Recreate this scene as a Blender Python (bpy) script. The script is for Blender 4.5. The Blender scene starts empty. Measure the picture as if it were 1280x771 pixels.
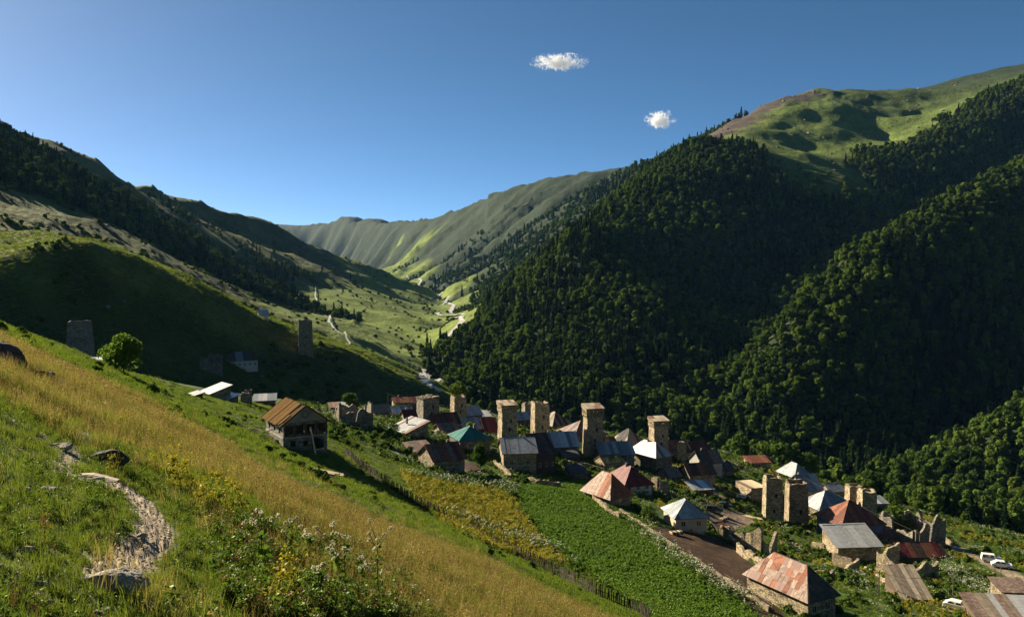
import bpy, math, random
import numpy as np
from mathutils import Vector, Matrix
random.seed(7); RNG = np.random.default_rng(7)
sc = bpy.context.scene
PI = math.pi
# ------------------------------------------------------------------ camera
FPX = 1065.0                     # focal length in photo pixels (1280 wide)
PITCH = math.atan(50.5/FPX)      # looking slightly down
cam_d = bpy.data.cameras.new('camera'); cam = bpy.data.objects.new('camera', cam_d)
sc.collection.objects.link(cam); sc.camera = cam
cam_d.sensor_width = 36; cam_d.lens = FPX/1280*36
cam_d.clip_start = 0.3; cam_d.clip_end = 60000
cam.location = (0, 0, 0); cam.rotation_euler = (PI/2-PITCH, 0, 0)
# ------------------------------------------------------------------ light
SUN_AZ = math.radians(-52); SUN_EL = math.radians(25.5)     # azimuth from the view axis, + is right
w = bpy.data.worlds.new('World'); sc.world = w; w.use_nodes = True
nt = w.node_tree; bg = nt.nodes['Background']
sky = nt.nodes.new('ShaderNodeTexSky'); sky.sky_type = 'NISHITA'; sky.sun_disc = False
sky.sun_elevation = SUN_EL; sky.sun_rotation = SUN_AZ
sky.altitude = 2000; sky.air_density = 0.35; sky.dust_density = 1.3; sky.ozone_density = 4.0
hs = nt.nodes.new('ShaderNodeHueSaturation'); hs.inputs['Saturation'].default_value = 1.07; hs.inputs['Hue'].default_value = .485
nt.links.new(sky.outputs[0], hs.inputs['Color']); nt.links.new(hs.outputs[0], bg.inputs[0]); bg.inputs[1].default_value = 0.05
sun_d = bpy.data.lights.new('sun', 'SUN'); sun = bpy.data.objects.new('sun', sun_d); sc.collection.objects.link(sun)
sun_d.energy = 5.0; sun_d.angle = math.radians(0.53); sun_d.color = (1, 0.87, 0.64)
sdir = Vector((math.sin(SUN_AZ)*math.cos(SUN_EL), math.cos(SUN_AZ)*math.cos(SUN_EL), math.sin(SUN_EL)))
sun.rotation_euler = sdir.to_track_quat('Z', 'Y').to_euler()
sc.view_settings.view_transform = 'Standard'; sc.view_settings.look = 'None'
sc.view_settings.gamma = 1; sc.view_settings.use_curve_mapping = False
sc.view_settings.exposure = 1.5
sc.render.engine = 'CYCLES'
sc.cycles.max_bounces = 5; sc.cycles.diffuse_bounces = 2; sc.cycles.glossy_bounces = 2
sc.cycles.transmission_bounces = 2; sc.cycles.transparent_max_bounces = 6; sc.cycles.volume_bounces = 3
# ------------------------------------------------------------------ small helpers
def ray(px, py):
    dx = (px-640)/FPX; dy = (385.5-py)/FPX
    c, s = math.cos(PITCH), math.sin(PITCH)
    return (dx, c+s*dy, -s+c*dy)
def at(px, py, Y):
    x, y, z = ray(px, py); k = Y/y
    return (x*k, Y, z*k)
def tag(o, label=None, cat=None, group=None, kind=None):
    if label: o['label'] = label
    if cat: o['category'] = cat
    if group: o['group'] = group
    if kind: o['kind'] = kind
    return o
def link(o, parent=None):
    sc.collection.objects.link(o)
    if parent is not None: o.parent = parent
    return o
def mesh(name, verts, faces, mats=(), smooth=False, midx=None):
    me = bpy.data.meshes.new(name); me.from_pydata([tuple(v) for v in verts], [], faces)
    for m in (mats if isinstance(mats, (list, tuple)) else [mats]): me.materials.append(m)
    if midx is not None: me.polygons.foreach_set('material_index', midx)
    if smooth: me.polygons.foreach_set('use_smooth', [True]*len(me.polygons))
    me.update(); return me
def obj(name, me, parent=None): return link(bpy.data.objects.new(name, me), parent)
def big_mesh(name, V, Q, mats, smooth=True):      # numpy quads
    me = bpy.data.meshes.new(name)
    me.vertices.add(len(V)); me.vertices.foreach_set('co', V.astype(np.float32).ravel())
    n = len(Q); k = Q.shape[1]
    me.loops.add(n*k); me.loops.foreach_set('vertex_index', Q.astype(np.int32).ravel())
    me.polygons.add(n); me.polygons.foreach_set('loop_start', np.arange(0, n*k, k, dtype=np.int32))
    me.polygons.foreach_set('loop_total', np.full(n, k, dtype=np.int32))
    me.polygons.foreach_set('use_smooth', np.full(n, smooth))
    for m in mats: me.materials.append(m)
    me.update(calc_edges=True); return me
# ------------------------------------------------------------------ numpy noise
_perm = RNG.permutation(512).astype(np.int64)
_grad = RNG.random((512, 2))*2*PI
_gx, _gy = np.cos(_grad[:, 0]), np.sin(_grad[:, 0])
def pn(x, y):
    xi = np.floor(x).astype(np.int64); yi = np.floor(y).astype(np.int64)
    xf = x-xi; yf = y-yi
    u = xf*xf*xf*(xf*(xf*6-15)+10); v = yf*yf*yf*(yf*(yf*6-15)+10)
    def g(ix, iy, fx, fy):
        h = _perm[(_perm[ix & 511]+iy) & 511]
        return _gx[h]*fx+_gy[h]*fy
    a = g(xi, yi, xf, yf); b = g(xi+1, yi, xf-1, yf); c = g(xi, yi+1, xf, yf-1); d = g(xi+1, yi+1, xf-1, yf-1)
    return 1.5*((a*(1-u)+b*u)*(1-v)+(c*(1-u)+d*u)*v)
def fbm(x, y, wl, octs=4, gain=0.5, seed=0.0):
    t = 0; a = 1.0
    for i in range(octs):
        t = t+a*pn(x/wl+seed+17.3*i, y/wl-seed*1.7+9.1*i); a *= gain; wl /= 2.03
    return t
def ridged(x, y, wl, octs=4, seed=0.0):
    t = 0; a = 1.0
    for i in range(octs):
        t = t+a*(1-2*np.abs(pn(x/wl+seed+13.7*i, y/wl+seed+5.9*i))); a *= 0.5; wl /= 2.0
    return t*0.5
# ------------------------------------------------------------------ terrain control points
# (photo column, photo row, distance, forest, dryness, group)
HS, VG, GH, LM, VF, RM, FR = range(7)
CP = []
def cp(grp, forest, dry, *pts):
    for p in pts:
        x, y, z = at(*p[:3]); CP.append((x, y, z, p[3] if len(p) > 3 else forest, dry, grp))
def cw(grp, forest, dry, *pts):
    for x, y, z in pts: CP.append((x, y, z, forest, dry, grp))
def seg(grp, forest, dry, step, *pts):            # control points all along a crest or valley line
    for a, b in zip(pts[:-1], pts[1:]):
        n = max(1, int(round(math.hypot(a[0]-b[0], a[1]-b[1])/step)))
        for i in range(n):
            t = i/n; Y = 1/((1-t)/a[2]+t/b[2])
            cp(grp, forest, dry, (a[0]+(b[0]-a[0])*t, a[1]+(b[1]-a[1])*t, Y))
    cp(grp, forest, dry, pts[-1])
def hill_z(x, y):
    d = .82*x+.57*y
    return -2.4-0.55*d
# A: the meadow hillside the camera stands on
for r in (0.5, 4, 10, 20, 35):
    for a in range(0, 360, 45):
        x, y = r*math.sin(math.radians(a)), r*math.cos(math.radians(a)); d = .82*x+.57*y
        if d < 60: cw(HS, 0, .6, (x, y, hill_z(x, y)))
for x, y in [(-60,70),(-80,40),(-40,-40),(-90,-20),(-70,95),(-75,140),(0,60),(-20,80),(30,20),(45,0),(60,-30),(0,-60),(-30,50),(-35,100)]:
    cw(HS, 0, .7, (x, y, hill_z(x, y)))
for x, y in [(-160,60),(-150,-60),(0,-200),(-250,-200)]: cw(HS, 0, .6, (x, y, hill_z(x, y)*.7))
cp(HS, 0, .1, (430,568,165),(460,592,150),(520,630,136),(600,672,121),(700,722,106),(790,765,95),(330,560,140),(410,560,150),(250,495,200),(180,478,170),(300,505,195))
cw(VG, 0, .1, (60,60,-52), (90,20,-56), (120,-60,-62))
# B: the village terrace
cp(VG, 0, .1, (480,545,215),(500,570,190),(560,590,195),(560,545,235),(480,520,285),(520,505,315),(600,520,325),(660,527,330),(700,535,335),(800,547,335),(905,566,330),(1000,592,310),(1100,629,280),(1200,668,240),(1280,692,215),
   (620,600,190),(700,612,185),(620,690,123),(700,690,130),(740,568,268),(660,590,215),(800,600,220),(860,664,172),(900,600,260),(950,640,235),(1000,655,232),(950,750,128),(1000,771,125),(1050,710,185),(1240,702,185),(1150,730,160),(1280,771,128),(830,700,140),(900,771,112))
cw(VG, 0, .1, (200,150,-78),(300,100,-95),(170,40,-70))
cp(VG, 0, .2, (350,500,245),(420,512,250),(280,492,225),(450,520,245))
# C: the grassy hill with the old towers, its far side catches the sun
seg(GH, 0, .45, 30, (-160,350,300),(-60,347,330),(0,343,350),(60,325,368),(112,303,388),(200,350,405),(250,380,420),(300,407,437),(345,427,450),(382,438,460),(450,446,482),(520,477,510),(566,494,530))
cp(GH, 0, .1, (0,420,300),(100,468,335),(60,420,335),(160,420,372),(200,474,368),(230,480,380),(240,440,394),(290,458,402),(300,478,397),(360,490,415),(400,494,425),(440,498,438),(470,500,448),(500,503,465),(540,504,490))
cp(GH, 0, .5, (0,322,400),(0,300,480),(0,272,580),(60,306,440),(60,292,520),(-60,310,440),(-60,280,520),(-60,240,640),(-150,290,460),(-150,240,580),(112,300,470),(30,312,430),(-25,328,390))
cp(GH, 0, .35, (0,244,700),(50,272,640),(97,298,600),(-120,190,700),(130,280,710),(200,315,780),(260,345,840),(340,384,930),(375,390,980),(160,330,520),(230,352,600),(300,390,620),(350,400,680),(420,428,640))
# D: valley floor, the river on its right side
RIV = [(-640,4500,-30),(-510,3800,-38),(-400,3200,-47),(-280,2600,-62),(-180,2100,-78),(-120,1500,-88),(-75,1150,-92),(-72,900,-93),(-74,760,-94),(-62,650,-96),(-20,560,-101),(60,490,-110),(150,470,-118),(230,500,-127),(300,560,-137),(400,620,-146),(520,680,-155),(700,740,-170)]
def river_pts():
    out = []
    for a, b in zip(RIV[:-1], RIV[1:]):
        n = max(1, int(math.dist(a, b)/(60+0.08*a[1])))
        out += [tuple(a[k]+(b[k]-a[k])*i/n for k in range(3)) for i in range(n)]
    return out+[RIV[-1]]
for i, p in enumerate(river_pts()): cw(VF, .0 if p[1] > 600 else .8, .1, p)
cp(VF, 0, .5, (395,372,1250),(410,396,950),(425,420,760),(440,440,640),(520,400,1150),(490,375,1500),(500,362,2200),(480,352,2800),(470,430,740),(520,445,760),(550,430,950),(575,410,1150),(455,362,1500),(500,460,600),(470,347,3600))
cp(VF, 0, .4, (545,385,1700),(440,400,950),(480,390,1200),(455,375,1300),(430,370,1350),(405,380,1150),(520,365,2100),(500,375,1700),(540,400,1200),(560,392,1400))
cw(VF, 0, .4, (-150,2000,-72),(-210,1700,-62),(-130,1250,-84),(-110,1000,-84),(-120,820,-78),(-150,1200,-70),(-240,2300,-58),(-330,2900,-48))
# E: the wooded slopes on the left
seg(LM, 0, .55, 70, (-200,60,1200),(0,163,1260),(60,178,1320),(120,200,1440),(190,232,1560),(250,255,1680),(300,272,1800),(345,298,1920),(400,325,2100),(450,350,2280))
seg(LM, 1, .4, 60, (-150,120,840),(0,203,960),(80,225,1020),(150,258,1068),(230,300,1104),(300,345,1116),(345,372,1104),(372,386,1080))
cp(LM, .35, .3, (0,238,768),(60,262,768),(100,280,792),(160,295,864),(230,335,960))
seg(LM, 0, .5, 60, (160,250,1500),(240,282,1570),(300,309,1640),(370,328,1740))
seg(LM, .2, .65, 60, (170,240,1416),(240,272,1476),(300,300,1536),(370,318,1620),(400,335,1680))
seg(LM, .4, .4, 50, (200,268,1296),(280,305,1344),(350,332,1416),(420,352,1500),(455,364,1620),(300,350,1212))
cw(LM, .3, .5, (-900,600,230),(-1300,1500,330),(-1200,3000,60),(-900,1500,150),(-650,1800,60),(-700,200,190),(-1500,-200,300),(-500,-400,200),(-900,2300,40))
# F: central wooded spur on the right bank
seg(RM, 1, .1, 40, (872,182,1250),(830,212,1180),(780,260,1080),(738,291,980),(712,303,930),(755,333,870),(800,365,820),(835,410,750),(852,450,690),(852,500,620))
cp(RM, 1, .1, (660,350,940),(620,385,930),(590,420,840),(562,450,780),(550,472,730),(600,470,640),(640,480,590),(700,500,550),(700,400,780),(760,430,690),(650,430,770),(850,528,530),(780,510,545),(780,330,930),(760,380,790))
# G: ravine, right spur and the wall under the green alp
seg(RM, 1, .1, 45, (1400,150,1030),(1280,205,940),(1200,245,870),(1130,285,790),(1060,320,735),(1010,365,685),(970,420,635),(940,480,590),(912,545,520))
seg(RM, 1, .1, 60, (905,530,600),(935,500,690),(975,452,740),(1030,405,830),(1100,352,950),(1200,292,1080),(1320,230,1250))
cp(RM, 1, .1, (1000,500,560),(1080,450,600),(1180,450,640),(1280,400,720),(1280,480,660),(1060,540,545),(960,540,510),(1180,520,600))
seg(RM, .75, .1, 50, (895,184,1240),(925,186,1220))
seg(RM, .42, .1, 40, (950,196,1200),(1000,218,1150),(1060,228,1130),(1085,222,1200))
seg(RM, .75, .1, 50, (1100,213,1215),(1150,195,1270),(1220,160,1340),(1280,112,1400),(1400,60,1500))
cp(RM, 1, .1, (950,300,1010),(900,400,900),(900,300,990),(1100,290,1050),(1200,240,1180))
# H: the green alp and its crest
cp(RM, 0, .15, (1000,190,1330),(1100,180,1450),(1050,150,1500),(1150,150,1600),(930,160,1420),(1200,130,1650),(960,180,1330),(1240,110,1750))
seg(RM, .0, .3, 40, (885,172,1420),(920,150,1560),(955,133,1650),(988,124,1700),(1020,114,1750),(1100,114,1800),(1160,113,1850),(1200,103,1950),(1240,88,2050),(1270,84,2150),(1340,95,2200),(1500,120,2200))
cp(RM, .8, .2, (880,200,1700))
# I: the farther right bank, its crest swinging away to the left; spurs run down to the river
seg(RM, .9, .2, 50, (840,207,1950),(800,232,1850),(760,262,1750),(700,302,1650),(650,345,1550),(602,397,1420))
seg(RM, .5, .3, 25, (805,214,2500),(770,236,2400),(720,262,2300),(660,310,2150),(600,360,2000),(575,384,1900))
seg(RM, 0, .5, 12, (835,206,2800),(805,212,2850),(780,210,2900),(745,215,3000),(700,222,3150),(650,235,3400),(600,252,3700))
seg(FR, 0, .3, 6, (600,252,3700),(545,273,4200),(500,280,4800),(465,278,5300),(430,276,5900),(390,281,6700),(352,283,7600))
seg(FR, .6, .3, 10, (560,372,2300),(545,366,2500),(530,360,2750),(512,353,3200),(495,347,3800),(470,341,4600),(430,334,5600),(380,330,6500))
cp(FR, .4, .3, (600,330,2700),(640,300,2700),(560,330,3200))
for _q in ((600,252,3700),(572,262,3950),(545,273,4200),(500,280,4800),(465,278,5300),(430,276,5900),(390,281,6700),(352,283,7600)):
    _p = at(*_q); cw(FR, 0, .3, (_p[0]*1.0+500, _p[1]+500, _p[2]-240), (_p[0]+1100, _p[1]+1000, _p[2]-330), (_p[0]*1.09, _p[1]*1.09, _p[2]-130))
for _q in ((835,206,2800),(780,210,2900),(745,215,3000),(700,222,3150),(650,235,3400)):
    _p = at(*_q); cw(RM, 0, .3, (_p[0]+450, _p[1]+350, _p[2]-170), (_p[0]+1100, _p[1]+900, _p[2]-330))
cw(FR, .1, .3, (2800,6500,100),(-4500,8500,100),(3000,7500,600),(5000,4000,700),(-4000,4500,100),(4000,0,500),(-4000,0,400),(0,-4000,0),(-3000,-3000,200),(3000,-3000,0),(-1000,8800,100),(1500,8800,400))
cw(RM, .8, .2, (500,300,-110),(800,500,0),(900,100,60),(1500,300,300))
# J: the near wooded spur at the right edge
cp(RM, 1, .1, (1150,634,400),(1195,592,430),(1240,555,450),(1282,520,470),(1350,460,480),(1150,650,360),(1220,640,380),(1280,640,385),(1130,640,350),(1280,600,420))
cw(RM, 1, .1, (300,300,-105),(380,420,-60))
CP = np.array(CP); 
# drop near-duplicates
keep = []
for i, p in enumerate(CP):
    rr = math.hypot(p[0], p[1])
    if all(math.hypot(p[0]-CP[j][0], p[1]-CP[j][1]) > 0.016*rr+.3 for j in keep): keep.append(i)
CP = CP[keep]
_n = len(CP)
_D = np.hypot(CP[:, None, 0]-CP[None, :, 0], CP[:, None, 1]-CP[None, :, 1])
_P = np.c_[np.ones(_n), CP[:, 0]/1000, CP[:, 1]/1000]
_A = np.zeros((_n+3, _n+3)); _A[:_n, :_n] = -_D/1000; _A[:_n, _n:] = _P; _A[_n:, :_n] = _P.T
_rhs = np.zeros((_n+3, 3+7)); _rhs[:_n, 0] = CP[:, 2]; _rhs[:_n, 1] = CP[:, 3]; _rhs[:_n, 2] = CP[:, 4]
for g in range(7): _rhs[:_n, 3+g] = CP[:, 5] == g
_W = np.linalg.solve(_A, _rhs)
def rbf(x, y):
    x = np.asarray(x, float).ravel(); y = np.asarray(y, float).ravel(); out = np.empty((len(x), 10))
    W1 = _W[:_n].astype(np.float32)
    for i in range(0, len(x), 40000):
        xs, ys = x[i:i+40000], y[i:i+40000]
        d = np.sqrt((xs[:, None]-CP[None, :, 0])**2+(ys[:, None]-CP[None, :, 1])**2).astype(np.float32)/1000
        out[i:i+40000] = -(d@W1)+np.c_[np.ones(len(xs)), xs/1000, ys/1000]@_W[_n:]
    return out
# ------------------------------------------------------------------ polar grid of ground samples round the view point
AZ = np.concatenate([np.linspace(-180, -80, 26)[:-1], np.linspace(-80, -34.5, 70)[:-1], np.linspace(-34.5, 34.5, 860), np.linspace(34.5, 80, 70)[1:], np.linspace(80, 180, 26)[1:]])
AZ = np.radians(AZ)
RR = np.exp(np.concatenate([np.linspace(math.log(.6), math.log(60), 230)[:-1], np.linspace(math.log(60), math.log(2500), 500)[:-1], np.linspace(math.log(2500), math.log(8600), 150)]))
GX = np.sin(AZ)[None, :]*RR[:, None]; GY = np.cos(AZ)[None, :]*RR[:, None]
F = rbf(GX, GY).reshape(len(RR), len(AZ), 10)
Z0 = F[..., 0]; FOREST = F[..., 1]; DRY = F[..., 2]; GRP = F[..., 3:10]
R2 = np.broadcast_to(RR[:, None], GX.shape)
dzr = np.gradient(Z0, np.log(RR), axis=0)/R2
dza = np.gradient(Z0, AZ, axis=1)/R2
SL = np.hypot(dzr, dza)
def sm(a, lo, hi): t = np.clip((a-lo)/(hi-lo), 0, 1); return t*t*(3-2*t)
steep = sm(SL, .12, .45)
far = sm(R2, 380, 700)
near = 1-sm(R2, 250, 500)
wx = GX+40*fbm(GX, GY, 300, 2, seed=3); wy = GY+40*fbm(GX, GY, 300, 2, seed=8)
Z = Z0.copy()
leftlit = sm(GRP[..., GH], .3, .8)
mtn = far*steep*(1-leftlit)
Z += mtn*(6*(ridged(wx, wy, 170, 4, 1.5))+4*fbm(wx, wy, 90, 3, seed=5))*(1+sm(R2, 1000, 3000)*.6)
Z += far*(1-steep)*3.0*fbm(wx, wy, 110, 4, seed=11)
# ribs running down the far ridges
rib = sm(R2, 1500, 2100)*sm(SL, .08, .3)*(1-.8*sm(Z0, 90, 270)*(GX < -100))*(1-.85*sm(Z0, 220, 370))*(GX < 900)
Z += rib*(62+22*sm(R2, 2500, 4500))*(ridged(wx*.14+wy*.05, wy-.35*wx, 215, 3, 4.2)-.3)
Z += leftlit*sm(R2, 330, 480)*(3.2*fbm(wx, wy, 60, 4, seed=21)+.9*fbm(GX+.5*GY, GY*2.2, 16, 3, seed=23))
Z += (1-far)*sm(R2, 60, 200)*.45*fbm(GX, GY, 22, 4, seed=31)
hs = 1-sm(R2, 60, 160)
Z += hs*(.30*sm(R2, 8, 25)*fbm(GX, GY, 9, 3, seed=41)+.09*fbm(GX, GY, 2.6, 2, seed=45)*sm(R2, 2, 5))
# convex shoulder of the dry meadow with a greener step below it
LR = np.log(RR)
def gidx(x, y):
    r = np.hypot(x, y); a = np.arctan2(x, y)
    fi = np.interp(np.log(np.maximum(r, .61)), LR, np.arange(len(RR))); fj = np.interp(a, AZ, np.arange(len(AZ)))
    i = np.minimum(fi.astype(int), len(RR)-2); j = np.minimum(fj.astype(int), len(AZ)-2)
    return i, j, fi-i, fj-j
def gsample(A, x, y):
    x = np.asarray(x, float); y = np.asarray(y, float)
    i, j, u, v = gidx(x, y)
    return (A[i, j]*(1-u)+A[i+1, j]*u)*(1-v)+(A[i, j+1]*(1-u)+A[i+1, j+1]*u)*v
def gz(x, y): return float(gsample(Z, x, y))
def hit(px, py, Y=None, rmin=2.0):
    """world point of the ground seen at a photo pixel (or the ground at a given distance)"""
    dx, dy, dz = ray(px, py); h = math.hypot(dx, dy)
    if Y is not None:
        x = dx/dy*Y; return Vector((x, Y, gz(x, Y)))
    a = math.atan2(dx, dy); s = dz/h
    zs = gsample(Z, np.sin(a)*RR, np.cos(a)*RR)
    d = zs-s*RR; k = np.nonzero((d[1:] >= 0) & (RR[1:] > rmin))[0]
    if len(k) == 0: r = 1000.
    else:
        k = k[0]; t = -d[k]/(d[k+1]-d[k]+1e-9); r = RR[k]+(RR[k+1]-RR[k])*min(max(t, 0), 1)
    x, y = r*math.sin(a), r*math.cos(a)
    return Vector((x, y, gz(x, y)))
def proj(p):
    c, s = math.cos(PITCH), math.sin(PITCH)
    fwd = c*p[1]-s*p[2]; up = s*p[1]+c*p[2]
    return 640+FPX*p[0]/fwd, 385.5-FPX*up/fwd
# ------------------------------------------------------------------ ground colour (albedo only)
def mixc(a, b, t): return a*(1-t[..., None])+np.array(b)*t[..., None]
def inpoly(px, py, X, Y):
    c = np.zeros(X.shape, bool); n = len(px)
    for i in range(n):
        x1, y1, x2, y2 = px[i], py[i], px[i-1], py[i-1]
        if y1 == y2: continue
        m = ((y1 > Y) != (y2 > Y)) & (X < (x2-x1)*(Y-y1)/(y2-y1)+x1)
        c ^= m
    return c
def field_poly(*pts):
    w_ = [hit(a, b) for a, b in pts]
    return [p.x for p in w_], [p.y for p in w_]
CROP = field_poly((640,612),(690,603),(735,598),(775,622),(820,665),(870,705),(945,765),(950,790),(830,790),(775,745),(720,705),(690,690),(660,650))
YELLOW = field_poly((500,590),(560,607),(620,612),(640,622),(662,655),(690,690),(715,705),(640,695),(600,680),(520,625))
SOIL = field_poly((806,655),(855,664),(905,676),(945,708),(962,740),(985,775),(942,768),(888,725),(832,684))
YARD = field_poly((885,632),(930,640),(945,655),(905,662),(880,650))
PATHL = [hit(a, b) for a, b in ((138,722),(152,708),(176,692),(192,675),(194,655),(180,635),(165,615),(150,606),(118,602))]
def dist_poly(P, X, Y):
    d = np.full(X.shape, 1e9)
    for a, b in zip(P[:-1], P[1:]):
        vx, vy = b.x-a.x, b.y-a.y; L = vx*vx+vy*vy+1e-9
        t = np.clip(((X-a.x)*vx+(Y-a.y)*vy)/L, 0, 1)
        d = np.minimum(d, np.hypot(X-a.x-t*vx, Y-a.y-t*vy))
    return d
n1 = fbm(GX, GY, 30, 4, seed=51); n2 = fbm(GX, GY, 6, 3, seed=57); n3 = fbm(wx, wy, 160, 4, seed=61)
col = np.empty(GX.shape+(3,)); col[:] = (.080, .105, .024)
col = mixc(col, (.115, .125, .035), sm(DRY+.35*n3+.2*n1, .2, .55))
col = mixc(col, (.165, .145, .045), sm(DRY+.35*n3+.25*n1, .5, .95)*.75)
fm = sm(FOREST+(.35-.2*sm(R2, 1300, 1800))*n3+.15*n1, .38, .52)*sm(R2, 290, 360)
FM = fm
col = mixc(col, (.028, .042, .017), fm)
# alp greener, rock where very steep on the crest
alp = sm(GRP[..., RM], .5, .9)*(1-sm(FOREST, .2, .5))*far
col = mixc(col, (.115, .160, .036), alp*.85)
cl = [at(885,172,1420), at(920,150,1560), at(955,133,1650), at(992,124,1700)]
cld = dist_poly([Vector(c) for c in cl], GX, GY)
rock = 1-sm(cld+25*n1, 40, 75)
col = mixc(col, (.085, .066, .056), rock)
farm = sm(R2, 1500, 2300)*(1-sm(GRP[..., VF], .25, .5)); col = mixc(col, (.021, .033, .018), farm*.95)
# far meadows of the valley
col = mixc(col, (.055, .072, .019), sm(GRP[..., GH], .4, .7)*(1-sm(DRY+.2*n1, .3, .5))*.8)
vf = sm(GRP[..., VF]+.1*n3, .25, .5)*sm(R2, 450, 560)*(1-fm)
col = mixc(col, (.140, .185, .036), vf*.95)
# dry meadow of the hillside: orange band, greener foot and greener near ground
dh = .82*GX+.57*GY
edge = [hit(a, b) for a, b in ((0,422),(60,447),(130,486),(200,515),(260,550),(330,592),(400,625),(480,657),(560,695),(650,735),(745,771),(800,800))]
ED_d = np.array([.82*p.x+.57*p.y for p in edge]); ED_s = np.array([-.57*p.x+.82*p.y for p in edge])
_o = np.argsort(ED_s); sh = -.57*GX+.82*GY
limit = np.interp(sh, ED_s[_o], ED_d[_o])
onhill = sm(GRP[..., HS], .3, .6)*(R2 < 260)
dry_band = onhill*(1-sm(dh-limit+1.5*n2, -1.5, 1.5))
near_green = 1-sm(dh+2.0*n1*1.5+1.0*n2, 5.5, 9.5)
lefty = sm(sh+3*n2, 15, 30)                       # upper left part dries out again
HG = dry_band*(1-near_green*(1-lefty*.5))
n4 = fbm(GX*.5+GY*.3, GY-GX*.6, 12, 4, seed=71)
col = mixc(col, (.080, .105, .020), onhill*.9)
col = mixc(col, (.250, .165, .048), HG*np.clip(.9+.35*n4, 0, 1))
col = mixc(col, (.11, .12, .03), HG*sm(n4+.4*n2, .25, .6)*.7)
pd = dist_poly(PATHL, GX, GY); pathm = (1-sm(pd+.12*fbm(GX, GY, .6, 3, seed=77), .16, .38))*(R2 < 60)
PATHU = [hit(a, b) for a, b in ((112,600),(90,596),(75,580),(88,562),(105,550),(112,535))]
pathm = np.maximum(pathm, .75*(1-sm(dist_poly(PATHU, GX, GY)+.5*np.abs(fbm(GX, GY, 1.3, 3, seed=79)), .1, .45))*(R2 < 60))
PM = pathm
col = mixc(col, (.31, .245, .165), pathm)
ic = inpoly(*CROP, GX, GY) & (R2 > 60) & (R2 < 400); iy = inpoly(*YELLOW, GX, GY) & (R2 > 60) & (R2 < 400)
iso = inpoly(*SOIL, GX, GY) & (R2 > 60) & (R2 < 400); iyd = inpoly(*YARD, GX, GY) & (R2 < 400)
col[ic] = (.095, .185, .018); col[iy] = (.13, .13, .02); col[iso] = (.060, .036, .022); col[iyd] = (.16, .12, .085)
vgm = sm(GRP[..., VG], .4, .6)*(~(ic | iy | iso | iyd))*(R2 < 420)
col = mixc(col, (.045, .085, .018), vgm*.8)
col = mixc(col, (.15, .12, .08), vgm*sm(n2+.6*n1, .55, .8)*.6)
TRACK = [hit(a, b) for a, b in ((890,592),(920,603),(960,618))]+[]
ROAD = [hit(a, b) for a, b in ((1150,670),(1190,681),(1230,700),(1262,716),(1300,735))]
for P, wd in ((TRACK, 2.0), (ROAD, 2.2), ([hit(a, b) for a, b in ((905,608),(880,632),(865,648))], 2.5), ([hit(a, b) for a, b in ((1080,720),(1120,738),(1160,752),(1230,775))], 1.0)):
    m = (1-sm(dist_poly(P, GX, GY), wd*.7, wd*1.3)); col = mixc(col, (.22, .175, .125), m)
col *= (1+.25*n2*(R2 < 300)+.18*n1)[..., None]
col = np.clip(col, .008, .8)
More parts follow.
